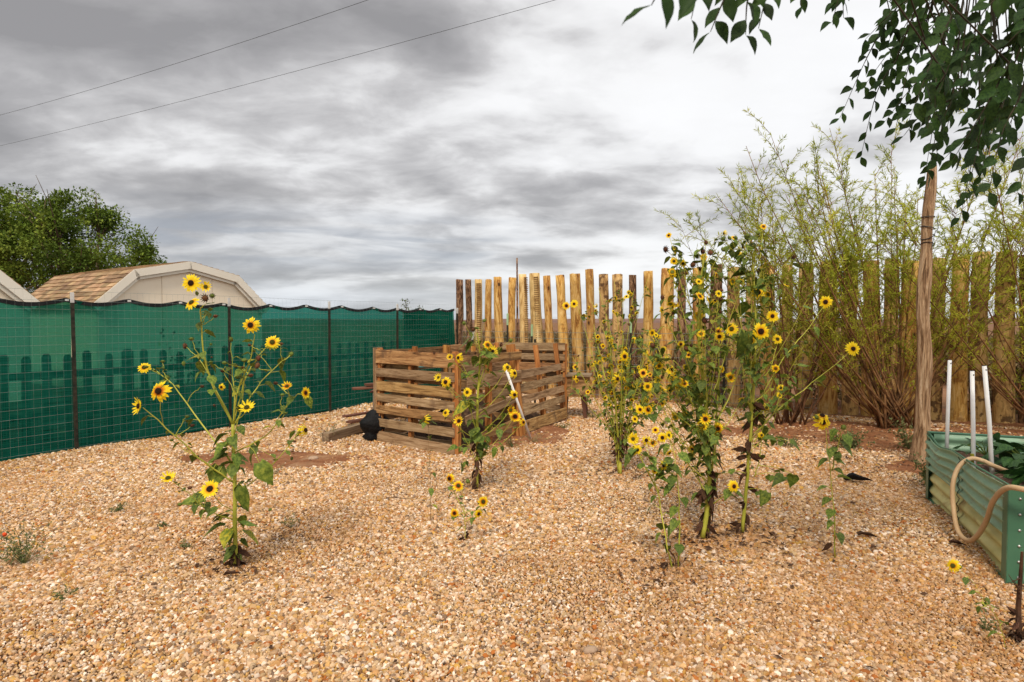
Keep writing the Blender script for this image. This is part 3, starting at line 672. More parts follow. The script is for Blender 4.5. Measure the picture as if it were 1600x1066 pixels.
def stock_fence():
    off = Vector((-.35, -.45, 0)); root = thing('wire_fence', 'thin wire stock fence on steel posts with pale tips before the logs', 'fence', PA+off, 0)
    def at(px): p = pal_at(px)+off*.9; k = (px-800)/F; q = PA+off; t = (k*q.y-q.x)/(pd.x-k*pd.y); return pd*t
    A = at(722); B = at(1280)
    mb = MB()
    for z in [.12, .27, .42, .57, .72, .87, 1.02, 1.18, 1.3]: mb.tube([A+Vector((0, 0, z)), A.lerp(B, .5)+Vector((0, 0, z-.015)), B+Vector((0, 0, z))], .003, 4)
    for i in range(60):
        q = A.lerp(B, i/59); mb.tube([q+Vector((0, 0, .1)), q+Vector((0, 0, 1.3))], .0022, 3)
    o = mb.obj('wire_mesh', wire_metal, root); o['kind'] = 'stuff'
    for px, ty, m, lean, D in ((793, 490, tip_green, 0, 0), (831, 507, tip_green, 0, 0), (727, 513, tip_white, 8, 0), (985, 500, tip_green, 0, 0), (1130, 498, tip_green, 1, 0)):
        q = at(px); H = W(px, ty, (q+PA+off).y).z
        M = Matrix.Translation(q+Vector((0, -.03, 0))) @ Matrix.Rotation(R(lean), 4, 'Y')
        p = MB(); p.box((-.02, -.012, -.05), (.02, 0, H-.24)); p.box((-.005, -.035, -.05), (.005, -.012, H-.24)); po = p.obj('post', post_metal, root, M)
        t = MB(); t.box((-.02, -.012, H-.239), (.02, 0, H)); t.box((-.005, -.035, H-.239), (.005, -.012, H)); link('post_tip', t.mesh('post_tip', m), po)
stock_fence()

# scrub beyond the palisade
def scrub():
    n = 170000; cx = rng.uniform(-12, 34, 900); cy = 9+46*rng.uniform(0, 1, 900)**1.4; r = rng.uniform(.35, .95, 900)
    keep = cy > 15.3-.6*(cx+1.26)+.6*(cx < 2); keep &= (cx > -1.5+(cy-13)*-.1)
    cx, cy, r = cx[keep], cy[keep], r[keep]; i = rng.integers(0, len(cx), n)
    u = nrand(n); u /= np.linalg.norm(u, axis=1, keepdims=True); u[:, 2] = np.abs(u[:, 2])
    b = np.stack([cx[i], cy[i], np.zeros(n)], 1)+u*(r[i]*rng.uniform(.5, 1, n))[:, None]
    v, t = leaf_quads(b, u+nrand(n, .5), nrand(n)+np.array([0, 0, 1]), rng.uniform(.1, .25, n), rng.uniform(.04, .08, n))
    tag(link('desert_scrub', mesh_np('desert_scrub', v, tris=t, mat=scrub_leaf)), 'low grey brown sagebrush on the red flats beyond the log fence', 'scrub', kind='stuff')
scrub()

# ------------------------------------------------------------------ pallets of the compost bin
def pallet(P0, P1, H, label, front, back, strs, lean=0, front_y=0.0, depth=.10, fm=None, skip=(), group='wooden pallets of the compost bin', uprights=None, zr=0, clip=None):
    d = P1-P0; L = d.length; rz = math.atan2(d.y, d.x)
    root = thing('pallet', label, 'pallet', (P0.x, P0.y, gz(P0.x, P0.y)-.01), rz, group)
    if lean: root.rotation_euler = (R(lean), R(zr), rz)
    for s in strs:
        s = s*L; h = H+random.uniform(-.01, .01)
        mb = MB(); mb.plank(h, depth-.036, .042, 5, .004, .003); M = Matrix.Translation((min(max(s-.021, 0), L-.042)+.042, front_y+.018, 0)) @ Matrix.Rotation(R(-90), 4, 'Y') @ Matrix.Rotation(R(90), 4, 'X')
        # plank runs along local x -> world z
        M = Matrix(((0, 1, 0, min(max(s-.021, 0), L-.042)), (0, 0, 1, front_y+.018), (1, 0, 0, 0), (0, 0, 0, 1)))
        mb.obj('stringer', stringer_wood, root, M)
    for k, spec in ((0, front), (1, back)):
        for (z, wd, *rest) in spec:
            a = rest[0] if rest else 0; b = rest[1] if len(rest) > 1 else 1; m = rest[2] if len(rest) > 2 else None; tilt = rest[3] if len(rest) > 3 else random.uniform(-.6, .6)
            mb = MB(); mb.plank(L*(b-a), wd, .017, 5, .005, .002, bow=random.uniform(-.003, .003))
            mm = m or (pallet_wood if random.random() < .72 else pallet_grey)
            y = front_y if k == 0 else front_y+depth-.017
            mb.obj('board', mm, root, Matrix.Translation((L*a, y, z)) @ Matrix.Rotation(R(tilt), 4, 'Y'))
    return root
cA = G(588, 690); cB = G(709, 712); cM = Vector((.12, 8.06, 0)); cC = Vector((.80, 9.5, 0)); cD = Vector((-.28, 10.25, 0)); cN = (cA+cD)/2
H0 = 1.17
fr = [(.02, .125, .0, 1, pallet_grey, 1.2), (.205, .10), (.365, .10), (.515, .10), (.66, .115, 0, 1, pallet_wood), (.82, .11, 0, 1, pallet_grey), (.99, .165, 0, 1, pallet_wood)]
bk = [(.03, .1), (.33, .09), (.50, .09, 0, .97), (.62, .08), (.78, .1), (.92, .09, 0, .5), (1.03, .11)]
fp = pallet(cA, cB, H0, 'front pallet of the compost bin with seven level slats facing the camera', fr, bk, (0, .44, 1))
mb = MB(); mb.plank(H0+.01, .12, .045, 5, .004, .003); mb.obj('end_stringer', pallet_grey, fp, Matrix(((0, 1, 0, -.047), (0, 0, 1, -.006), (1, 0, 0, 0), (0, 0, 0, 1))))
pallet(cB+Vector((.06, .07, 0)), cM, H0, 'right side pallet of the bin, just behind the tall sunflower', [(1.02, .11, 0, 1, pallet_wood), (.74, .15, .12, 1, pallet_grey), (.33, .10, .1, 1, pallet_grey, -9), (.10, .10, .3, 1, pallet_wood, -6)], [(.9, .1), (.56, .1)], (.03, .5, .97), depth=.12)
r_ = pallet(cM, cC, H0, 'leaning pallet with bare stringer ends above its slats beside the white pipe', [(.03, .16, .03, 1, pallet_wood, .5), (.25, .105, .03, 1, pallet_grey), (.41, .10, .03, 1, pallet_grey), (.57, .10, .03, 1, pallet_grey), (.74, .10, .03, 1, pallet_grey)], [], (.0, .5, 1), lean=-7, front_y=-.05)
mb = MB(); mb.plank(H0+.03, .10, .07, 5, .005, .004); mb.obj('end_stringer', stringer_wood, r_, Matrix(((0, 1, 0, -.085), (0, 0, 1, -.07), (1, 0, 0, 0), (0, 0, 0, 1))))
pallet(cD, cC, 1.17, 'rear pallet of the bin with pale boards facing the camera', [(1.05, .12, 0, 1, pallet_grey), (.90, .10), (.74, .12), (.55, .10), (.36, .1), (.14, .1)], [(.97, .1), (.82, .1), (.63, .1)], (0, .35, .7, 1))
pallet(cN, cA, H0, 'left side pallet of the bin, nearer the front pallet', [(1.05, .10), (.85, .1), (.65, .1), (.45, .1), (.25, .1), (.05, .1)], [(.95, .1), (.5, .1)], (0, .5, .97))
pallet(cD, cN, H0, 'left side pallet of the bin at the far end', [(1.05, .10), (.85, .1), (.65, .1), (.45, .1), (.25, .1), (.05, .1)], [(.95, .1), (.5, .1)], (0, .5, .97))
pallet(cN+Vector((.03, .02, 0)), cM+Vector((-.1, 0, 0)), 1.05, 'inner pallet dividing the compost bin into two bays', [(.93, .1), (.76, .1), (.58, .1), (.4, .1), (.2, .1), (.04, .1)], [(.85, .1), (.3, .1)], (.02, .5, .97))
# compost heap inside
def heap():
    c = (cA+cB+cC+cD)/4; rz = math.atan2(cC.y-cB.y, cC.x-cB.x); v = []; n = 16
    for i in range(n+1):
        for j in range(n+1):
            x = (i/n-.5)*2.45; y = (j/n-.5)*.98; e = max(0, 1-abs(i/n-.5)*2)**.4*max(0, 1-abs(j/n-.5)*2)**.4
            p = Vector((x, y, 0)); q = Matrix.Rotation(rz, 3, 'Z') @ p + c
            v.append((q.x, q.y, -.02+.50*e*(1+.4*pnoise((x*4, y*4, 1)))))
    q = [(i*(n+1)+j, (i+1)*(n+1)+j, (i+1)*(n+1)+j+1, i*(n+1)+j+1) for i in range(n) for j in range(n)]
    o = link('compost_heap', mesh_np('compost_heap', v, quads=q, mat=mat('compost', [(.35, (.03, .016, .01)), (.6, (.12, .065, .035)), (.75, (.26, .16, .08))], 14, bump=1, bscale=30, bdist=.04), smooth=True)); tag(o, 'dark heap of compost and dry clippings inside the pallet bin', 'compost')
    o['kind'] = 'stuff'
heap()
def bar(name, label, cat, a, b, r, m, n=10, group=None, ends=None):
    a = Vector(a); b = Vector(b); root = MB(); root.cs = True; root.tube([Vector((0, 0, 0)), (b-a)*.5+rv(.002), b-a], r, n, True)
    o = root.obj(name, m, None, Matrix.Translation(a)); return tag(o, label, cat, group)
bar('white_pipe', 'thin white plastic pipe leaning on the side of the pallet compost bin', 'pipe', G(830, 690)+Vector((0, 0, .012)), W(789, 573, 7.5), .016, white_pvc)
bar('teal_pipe', 'short teal pipe lying across the inside of the compost bin behind the front slats', 'pipe', W(656, 573, 7.9), W(690, 568, 8.5), .02, teal_pipe)
# steel stakes tied inside the bin
for px, D, py, lab in ((691, 7.75, 560, 'dark steel stake standing inside the bin behind the front pallet'), (836, 10.6, 530, 'dark steel stake behind the pale rear pallet')):
    p = W(px, py, D); mb = MB(); mb.box((-.018, -.006, 0), (.018, 0, p.z)); mb.box((-.004, -.03, 0), (.004, -.006, p.z)); o = mb.obj('steel_stake', post_metal, None, Matrix.Translation((p.x, p.y, 0))); tag(o, lab, 'stake', 'steel stakes at the compost bin')

# things left of the bin: planks on a metal leg, a bag, timber
def plank_at(name, label, cat, a, b, wd, th, m, roll=0, group=None):
    a = Vector(a); b = Vector(b); x = (b-a).normalized(); up = Vector((0, 0, 1)); y = up.cross(x).normalized(); z = x.cross(y)
    mb = MB(); mb.plank((b-a).length, th, wd, 5, .004, .003); M = Matrix((x, y, z)).transposed().to_4x4(); M.translation = a
    o = mb.obj(name, m, None, M @ Matrix.Translation((0, -wd/2, 0)) @ Matrix.Rotation(R(roll), 4, 'X')); return tag(o, label, cat, group)
tb = thing('metal_table', 'narrow table with thin metal legs standing behind the left end of the bin', 'table', tuple(G(584, 672)), 0)
hT = W(584, 611, tb.location.y).z
for dx, dy in ((0, 0), (.45, .1), (0, .45), (.45, .5)):
    mb = MB(); mb.tube([(dx, dy, 0), (dx, dy, hT-.021)], .011, 6); mb.obj('leg', bolt_metal, tb)
mb = MB(); mb.box((-.04, -.05, hT-.02), (.5, .56, hT)); mb.obj('table_top', dark_wood, tb)
plank_at('plank', 'lower reddish plank jutting left from the narrow table beside the bin', 'plank', W(551, 609, 8.35)*1, W(640, 604, 8.6), .13, .025, dark_wood, group='old planks on the narrow table')
plank_at('plank', 'upper reddish plank lying on another plank on the narrow table', 'plank', W(571, 603, 8.42), W(650, 598, 8.75), .11, .03, dark_wood, group='old planks on the narrow table')
plank_at('timber', 'long weathered square timber lying on the gravel left of the bin', 'timber', G(508, 693)+Vector((0, 0, .015)), G(600, 664)+Vector((0, 0, .015)), .10, .11, grey_wood)
plank_at('plank', 'dark red board lying flat across the end of the long timber', 'plank', G(538, 666)+Vector((0, 0, .13)), G(590, 657)+Vector((0, 0, .13)), .09, .022, dark_wood, group='dark red boards by the black bag')
plank_at('plank', 'dark red board lying under another board behind the long timber', 'plank', G(545, 668)+Vector((0, 0, .06)), G(592, 660)+Vector((0, 0, .06)), .11, .03, dark_wood, group='dark red boards by the black bag')
def bag():
    p = G(578, 691); mb = MB(); mb.cs = True; n = 16; k = 12
    prof = [(0, .0), (.12, .01), (.16, .07), (.12, .14), (.15, .20), (.20, .28), (.21, .37), (.20, .44), (.15, .50), (.13, .56), (.08, .62), (.01, .66)]
    for i, (r, z) in enumerate(prof):
        for j in range(n):
            a = 2*math.pi*j/n; q = r*(1+.45*pnoise((math.cos(a)*2.6, math.sin(a)*2.6, z*7))); mb.v.append(Vector((q*.8*math.cos(a)+z*.10, q*math.sin(a)*.7, z*.62)))
    for i in range(len(prof)-1):
        for j in range(n): a = i*n+j; c = i*n+(j+1) % n; mb.face(a, c, c+n, a+n)
    o = mb.obj('plastic_bag', bag_black, None, Matrix.Translation((p.x, p.y+.1, gz(p.x, p.y)))); tag(o, 'crumpled black plastic bag slumped against the left end of the pallet bin', 'bag')
bag()
# bench right of the bin
def bench():
    p = Vector((.76, 9.75, 0)); root = thing('wooden_bench', 'old grey wooden work bench with splayed plank legs right of the bin', 'bench', p, R(-10))
    hb = W(885, 584, 9.7).z
    mb = MB(); mb.plank(.50, .035, .45, 5, .004, .002); mb.obj('bench_top', grey_wood, root, Matrix.Translation((-.02, -.2, hb-.035)))
    mb = MB(); mb.plank(.44, .30, .025, 4); mb.obj('apron', pallet_wood, root, Matrix.Translation((.02, -.16, hb-.336)))
    for x, y, lx in ((.06, -.12, -4), (.40, -.12, 8), (.06, .2, -4), (.40, .2, 8)):
        mb = MB(); mb.plank(hb-.037, .05, .12, 4); mb.obj('leg', grey_wood if x < .1 else dark_wood, root, Matrix.Translation((x, y, .0)) @ Matrix.Rotation(R(-lx), 4, 'Y') @ Matrix.Rotation(R(-90), 4, 'Y') @ Matrix.Translation((0, 0, -.02)))
bench()

# ------------------------------------------------------------------ sunflowers
def petals_mesh(seed, n, droop, w):
    random.seed(seed); mb = MB()
    for i in range(n):
        a = 2*math.pi*(i+random.uniform(-.3, .3))/n; L = random.uniform(.86, 1.04); dr = droop+random.uniform(-.10, .14); ww = w*random.uniform(.8, 1.15)
        dx = Vector((math.cos(a), math.sin(a), 0)); s = Vector((-math.sin(a), math.cos(a), 0)); tw = random.uniform(-.1, .1); b = len(mb.v); z0 = random.uniform(-.02, .02)
        mb.v += [dx*.22+Vector((0, 0, z0))-s*ww*.5, dx*.22+Vector((0, 0, z0))+s*ww*.5, dx*(.30+.40*(L-.3)*1.2)-s*ww+Vector((0, 0, z0-dr*.25+tw*.3)), dx*(.3+.4*(L-.3)*1.2)+s*ww+Vector((0, 0, z0-dr*.25-tw*.3)),
                 dx*(.78*L)-s*ww*.8+Vector((0, 0, z0-dr*.65)), dx*(.78*L)+s*ww*.8+Vector((0, 0, z0-dr*.65)), dx*L+Vector((0, 0, z0-dr))]
        mb.face(b, b+2, b+3, b+1); mb.face(b+2, b+4, b+5, b+3); mb.face(b+4, b+6, b+5)
    return mb.mesh('petals', petal)
PET = [petals_mesh(1, 19, .05, .135), petals_mesh(2, 17, .22, .15), petals_mesh(3, 21, -.08, .125), petals_mesh(4, 15, .42, .15), petals_mesh(5, 18, .12, .145), petals_mesh(6, 11, .7, .14), petals_mesh(7, 13, -.3, .13)]
def head_mesh(seed, m, rd=.36):
    random.seed(seed); mb = MB(); mb.cs = True; n = 12; prof = [(rd, -.02), (rd*.98, .08), (rd*.75, .15), (rd*.4, .17), (0.02, .15)]
    for r, z in prof:
        for j in range(n): a = 2*math.pi*j/n; mb.v.append(Vector((r*math.cos(a), r*math.sin(a), z+random.uniform(-.012, .012))))
    for i in range(len(prof)-1):
        for j in range(n): a = i*n+j; c = i*n+(j+1) % n; mb.face(a, c, c+n, a+n)
    mb.face(*[(len(prof)-1)*n+j for j in range(n)])
    mb.cm = 1; b0 = len(mb.v); mb.v.append(Vector((0, 0, -.22)))
    for j in range(n): a = 2*math.pi*j/n; mb.v.append(Vector((rd*1.02*math.cos(a), rd*1.02*math.sin(a), -.03)))
    for j in range(n): mb.face(b0, b0+1+(j+1) % n, b0+1+j)
    for j in range(14):
        a = 2*math.pi*j/14; dx = Vector((math.cos(a), math.sin(a), 0)); s = Vector((-dx.y, dx.x, 0)); b = len(mb.v)
        mb.v += [dx*.22-s*.08+Vector((0, 0, -.10)), dx*.22+s*.08+Vector((0, 0, -.10)), dx*.62+Vector((0, 0, -.08+random.uniform(-.08, .05)))]; mb.face(b, b+1, b+2)
    return mb.mesh('flower_head', [m, sepal_green])
HEAD = [head_mesh(1, disc_brown, .32), head_mesh(2, disc_brown, .28), head_mesh(3, disc_green, .31)]
def ball_mesh(seed, m0, m1, spikes):
    random.seed(seed); mb = MB(); mb.cs = True; n = 10
    for r, z in ((.1, -.75), (.72, -.45), (.95, 0), (.7, .45), (.1, .62)):
        for j in range(n): a = 2*math.pi*j/n; mb.v.append(Vector((r*math.cos(a), r*math.sin(a), z))*random.uniform(.9, 1.1))
    for i in range(4):
        for j in range(n): a = i*n+j; c = i*n+(j+1) % n; mb.face(a, c, c+n, a+n)
    mb.cm = 1; mb.cs = False
    for j in range(spikes):
        a = 2*math.pi*j/spikes; dx = Vector((math.cos(a), math.sin(a), 0)); s = Vector((-dx.y, dx.x, 0)); b = len(mb.v)
        mb.v += [dx*.75-s*.25+Vector((0, 0, -.35)), dx*.75+s*.25+Vector((0, 0, -.35)), dx*random.uniform(1.3, 1.8)+Vector((0, 0, random.uniform(.1, .8)))]; mb.face(b, b+1, b+2)
    return mb.mesh('bud', [m0, m1])
BUD = ball_mesh(1, sepal_green, sepal_green, 12); SEED = ball_mesh(2, seed_brown, leaf_dead, 12)
def leaf_mesh(seed, ws, cup, droop, m, name='leaf'):
    random.seed(seed); mb = MB(); n = len(ws); back = -.10 if ws[0] > 0 else 0
    for i, wd in enumerate(ws):
        x = i/(n-1); z = -droop*x*x+.02*math.sin(x*9); xe = x+(back if i == 0 else 0)
        mb.v += [Vector((xe, -wd*.5, z+cup*wd+random.uniform(-.015, .015))), Vector((x, 0, z)), Vector((xe, wd*.5, z+cup*wd+random.uniform(-.015, .015)))]
    for i in range(n-1):
        a = 3*i; mb.face(a, a+3, a+4, a+1); mb.face(a+1, a+4, a+5, a+2)
    return mb.mesh(name, m)
heart = [.42, .80, .86, .74, .52, .26, .02]
LEAF = [leaf_mesh(i, [h*random.uniform(.85, 1.0) for h in heart], c, d, leaf_green) for i, (c, d) in enumerate(((.14, .25), (.05, .45), (.28, .3), (-.08, .15), (.2, .6)))]
LEAFY = leaf_mesh(9, heart, .1, .3, leaf_yellow)
LEAFD = [leaf_mesh(20+i, [h*ww_ for h in heart], cu_, dr_, leaf_dead, 'dead_leaf') for i, (ww_, cu_, dr_) in enumerate(((.35, .9, .9), (.5, -.6, .5), (.25, .5, 1.1), (.6, .7, -.4)))]
for l in LEAF: l.polygons.foreach_set('use_smooth', [True]*len(l.polygons))

def smooth_poly(pts, n=4):
    if len(pts) < 3: return [pts[0].lerp(pts[-1], i/3) for i in range(4)]
    out = []
    for i in range(len(pts)-1):
        p0 = pts[max(i-1, 0)]; p1 = pts[i]; p2 = pts[i+1]; p3 = pts[min(i+2, len(pts)-1)]
        for k in range(n):
            t = k/n; out.append(.5*((2*p1)+(p2-p0)*t+(2*p0-5*p1+4*p2-p3)*t*t+(3*p1-p0-3*p2+p3)*t*t*t))
    out.append(pts[-1]); return out
class Plant:
    def __init__(s, px, py, label, name='sunflower', cat='sunflower', group='wild sunflowers growing in the gravel', dx=0, seed=0, stem=None):
        random.seed(1000+seed); s.o = G(px, py); s.D = s.o.y; s.root = thing(name, label, cat, (s.o.x, s.o.y, gz(s.o.x, s.o.y)), 0, group); s.mb = MB(); s.mb.cs = True; s.stemmat = stem or stem_green
        s.paths = []
    def P(s, px, py, d=0): return W(px, py, s.D+d)-s.root.location
    def stem(s, pts, r0, r1, local=False, leaves=0, lsize=(.05, .1), lfrom=.15, lto=.95):
        pp = [Vector(p) for p in pts] if local else [s.P(*p) for p in pts]
        pp = smooth_poly(pp); n = len(pp); q_ = .72 if r0 < .012 else .9
        for i_ in range(1, n-1): pp[i_] = pp[i_]+rv(.004)
        r0 *= q_; r1 *= q_; s.mb.tube(pp, [r0+(r1-r0)*i/(n-1) for i in range(n)], 6); s.paths.append(pp)
        for i in range(leaves):
            t = lfrom+(lto-lfrom)*(i+random.random()*.7)/max(leaves, 1); s.leaf_on(pp, t, random.uniform(*lsize))
        return pp
    def leaf_on(s, pp, t, size, m=None):
        k = t*(len(pp)-1); i = min(int(k), len(pp)-2); p = pp[i].lerp(pp[i+1], k-i); tn = (pp[i+1]-pp[i]).normalized()
        a = random.uniform(0, 2*math.pi); side = tn.orthogonal(); side.rotate(Quaternion(tn, a)); side.z = side.z*.3; side.normalize()
        pl = size*random.uniform(.35, .6); q = p+(side*.9+tn*.5)*pl
        s.mb.tube([p, q], [.0022, .0015], 4, False)
        d = side+Vector((0, 0, random.uniform(-.75, .15))); up = Vector((0, 0, 1))+side*.4+rv(.35)
        s.leaf(q, d, up, size, m)
    def leaf(s, q, d, up, size, m=None):
        me = m or (LEAFY if random.random() < .04 else random.choice(LEAF))
        link('leaf', me, s.root, frame(d, up, q) @ Matrix.Diagonal((size, size*random.uniform(.8, 1), size, 1)))
    def leafp(s, q, d, up, size, m=None):
        """a leaf at q on its own long petiole from the nearest stem"""
        c = min((p for pp in s.paths for p in pp), key=lambda p: (p-q).length+max(0, p.z-q.z)*.3)
        s.mb.tube([c, c.lerp(q, .5)+Vector((0, 0, .02)), q], [.003, .0022, .0018], 4, False); s.leaf(q, d, up, size, m)
        for k in range(2): s.leaf(c.lerp(q, random.uniform(.4, .8)), rv()+Vector((0, 0, -.3)), Vector((0, 0, 1))+rv(.5), size*.5)
    def fill(s, n, lo=.03, hi=.07, skip=1):
        pool = s.paths[skip:] or s.paths
        for i in range(n): s.leaf_on(random.choice(pool), random.uniform(.15, .95), random.uniform(lo, hi))
    def flower(s, pos, r, nrm=None, kind='f'):
        n = Vector(nrm) if nrm else Vector((random.uniform(-1.2, 1.1), random.choice((-1, -1, -.9, -.3, .5)), random.uniform(-.35, .9)))
        if kind in 'sb': r = min(r, .019)
        n.normalize(); M = frame(n.orthogonal(), n, pos) @ Matrix.Rotation(random.uniform(0, 6.28), 4, 'Z')
        if kind == 'f' or kind == 'g':
            h = link('flower_head', HEAD[2] if kind == 'g' else random.choice(HEAD[:2]), s.root, M @ Matrix.Diagonal((r, r, r, 1)))
            link('petals', random.choice(PET), h)
        elif kind == 'b': r = min(r, .017); link('bud', BUD, s.root, M @ Matrix.Diagonal((r, r, r, 1)))
        else: link('seed_head', SEED, s.root, M @ Matrix.Diagonal((r, r, r, 1)))
    def dead(s, pp, t0, t1, n, size=(.04, .09)):
        for i in range(n):
            t = random.uniform(t0, t1); k = t*(len(pp)-1); i = min(int(k), len(pp)-2); p = pp[i].lerp(pp[i+1], k-i)
            a = random.uniform(0, 6.28); d = Vector((math.cos(a)*random.uniform(.3, 1.4), math.sin(a)*random.uniform(.3, 1.4), -random.uniform(.3, 1.2))); link('dead_leaf', random.choice(LEAFD), s.root, frame(d, Vector((math.cos(a), math.sin(a), .3))+rv(.9), p+d*.014) @ Matrix.Diagonal([random.uniform(*size)]*3+[1]))
    def done(s): s.mb.obj('stem', s.stemmat, s.root)
    def side(s, path, t, L, el, az, r0, nf=1, fr=.03, leaves=3, lsize=(.03, .07), kinds='ffg', sub=2, dry=.15):
        k = t*(len(path)-1); i = min(int(k), len(path)-2); p = path[i].lerp(path[i+1], k-i); L *= 1.15-.65*t
        d = Vector((math.cos(az)*math.cos(el), math.sin(az)*math.cos(el), math.sin(el)))
        e = p+d*L+Vector((0, 0, L*.28)); mpt = p+d*L*.5+rv(.03)*1-Vector((0, 0, L*.02)); pp = s.stem([p, mpt, e], r0, r0*.35, True, leaves, lsize)
        tips = [e]
        for q in range(sub):
            tt = random.uniform(.4, .9); b = pp[int(tt*(len(pp)-1))]; dd = (d+rv(.6)+Vector((0, 0, .5))).normalized(); e2 = b+dd*L*random.uniform(.2, .42); s.stem([b, b.lerp(e2, .5)+rv(.01), e2], r0*.45, r0*.25, True, 1, (lsize[0]*.7, lsize[1]*.7)); tips.append(e2)
        for e in tips:
            z = random.random()
            if z < nf: s.flower(e, fr*random.uniform(.75, 1.1), None, random.choice(kinds))
            elif z < nf+dry: s.flower(e, fr*.38, None, 's')
            else: s.flower(e, fr*.38, (0, 0, 1), 'b')
        return pp

def c2(x, y): return (180+x/2.131, 400+y/2.131)          # crop helper for the left plant
def sunflower_left():
    s = Plant(368, 886, 'largest lone sunflower plant on the left with many branches in front of the green fence', seed=1)
    def st(pts, d=0, **k): 
        n = len(pts); return s.stem([(*c2(*p), d*i/(n-1)) for i, p in enumerate(pts)], **k)
    main = s.stem([(368, 886, 0), (367, 830, 0), (366, 728, 0), (364, 663, 0)], .017, .011)
    b1 = st([(390, 560), (330, 440), (300, 350), (283, 200), (292, 165)], -.15, r0=.010, r1=.004, leaves=9, lsize=(.05, .09), lfrom=.2)
    b2 = st([(388, 690), (290, 560), (190, 430), (127, 376)], .25, r0=.008, r1=.003, leaves=4, lsize=(.04, .08))
    b3 = st([(396, 755), (300, 690), (200, 600), (92, 505)], -.35, r0=.009, r1=.003, leaves=5, lsize=(.04, .09))
    b3b = st([(200, 600), (160, 560), (150, 475)], -.3, r0=.004, r1=.0025)
    b4 = st([(392, 560), (405, 460), (450, 350), (464, 262)], -.1, r0=.008, r1=.0035, leaves=5, lsize=(.04, .08))
    b5 = st([(395, 560), (430, 420), (480, 330), (505, 300)], .1, r0=.006, r1=.003, leaves=4, lsize=(.04, .07))
    b6 = st([(400, 555), (470, 440), (540, 365), (585, 328)], .3, r0=.006, r1=.003, leaves=4, lsize=(.04, .10))
    b7 = st([(398, 655), (500, 600), (560, 520), (600, 468), (632, 456)], -.2, r0=.006, r1=.0025, leaves=5, lsize=(.04, .07))
    b7b = st([(560, 520), (578, 480), (574, 440)], -.2, r0=.004, r1=.0025)
    b8 = st([(396, 790), (450, 760), (540, 680), (600, 600), (630, 585)], .3, r0=.006, r1=.0025, leaves=8, lsize=(.04, .08))
    b9 = st([(394, 880), (320, 850), (240, 790), (180, 742)], -.3, r0=.005, r1=.002, leaves=8, lsize=(.03, .06))
    b10 = st([(394, 600), (398, 480), (392, 400), (386, 290)], .12, r0=.006, r1=.003, leaves=3, lsize=(.03, .06))
    b11 = st([(388, 545), (290, 360), (232, 300)], .2, r0=.004, r1=.002, leaves=1)
    b12 = st([(396, 600), (425, 480), (430, 350)], -.1, r0=.005, r1=.003, leaves=2)
    b13 = st([(396, 560), (430, 525), (440, 510)], -.2, r0=.004, r1=.003)
    b14 = st([(394, 850), (345, 820), (318, 780)], -.25, r0=.004, r1=.003, leaves=2, lsize=(.06, .1))
    for x, y, r, d, n, k in ((252, 90, 15.5, -.17, (-.05, -1, .12), 'f'), (301, 103, 9.5, -.15, (.5, -1, .2), 'g'), (254, 155, 13, -.2, (-.4, -1, .9), 'g'), (450, 230, 14.5, -.12, (.0, -1, .2), 'f'),
                             (523, 287, 13, .1, (.15, -1, .35), 'g'), (96, 371, 11, .25, (.2, -1, .6), 'g'), (144, 450, 16.5, -.33, (0, -1, .25), 'f'), (78, 500, 14, -.35, (-.75, -1, .2), 'f'),
                             (438, 505, 13, -.22, (.1, -.8, .8), 'g'), (572, 434, 9, -.2, (0, -1, 1), 'g'), (634, 456, 10, -.2, (1.4, -.6, .2), 'f'), (634, 580, 12, .3, (1.3, -.5, .3), 'f'), (176, 740, 12, -.3, (.2, -.7, 1), 'g'),
                             (315, 776, 15, -.27, (.0, -1, .8), 'f'), (353, 437, 6, -.1, (0, -1, 0), 'f')):
        s.flower(s.P(*c2(x, y), d-.02), r/F*s.D, n, k)
    for x, y, r, d, k in ((299, 141, 5.5, -.17, 's'), (386, 277, 4, .12, 'b'), (323, 133, 3.5, -.15, 'b'), (272, 125, 3.5, -.15, 'b'), (586, 327, 5, .3, 'b'), (477, 340, 5.5, -.05, 's'), (232, 300, 5, .2, 's'), (409, 400, 6, 0, 'b'), (430, 347, 5, -.1, 'b'), (474, 365, 5, -.1, 's'),
                          (608, 595, 3.5, .3, 'b'), (588, 675, 3, .2, 'b'), (516, 845, 3, .1, 'b'), (172, 405, 4, .2, 'b'), (228, 358, 4, .1, 'b')):
        s.flower(s.P(*c2(x, y), d), r/F*s.D, None, k)
    for i in range(22): s.leaf_on(main, random.uniform(.12, .98), random.uniform(.06, .13))
    for i in range(10): s.leaf_on(main, random.uniform(.1, .35), random.uniform(.04, .08))
    s.leafp(s.P(*c2(345, 700), -.05), (-.2, -.3, -1), (.3, -1, .2), .14); s.leafp(s.P(*c2(425, 770), -.05), (.15, -.2, -1), (-.3, -1, .2), .15); s.leafp(s.P(*c2(480, 690), -.05), (.5, -.2, -.8), (.1, -1, .4), .15)
    s.leafp(s.P(*c2(300, 810), -.05), (-1, -.2, 0), (0, -.6, 1), .15)
    for bp in (b1, b2, b3, b4, b5, b6, b7, b8, b9, b10):
        for k in range(3):
            t_ = random.uniform(.35, .92); i_ = int(t_*(len(bp)-1)); b_ = bp[i_]; e_ = b_+Vector((random.uniform(-.12, .12), random.uniform(-.08, .05), random.uniform(.03, .14)))
            s.stem([b_, b_.lerp(e_, .5)+rv(.01), e_], .0035, .0018, True, 1, (.025, .05)); s.flower(e_, random.uniform(.010, .015), (0, 0, 1), random.choice('bbs'))
        for k in range(3): s.leaf_on(bp, random.uniform(.1, .9), random.uniform(.025, .06))
    s.dead(main, .02, .25, 26, (.04, .09)); s.done()
sunflower_left()

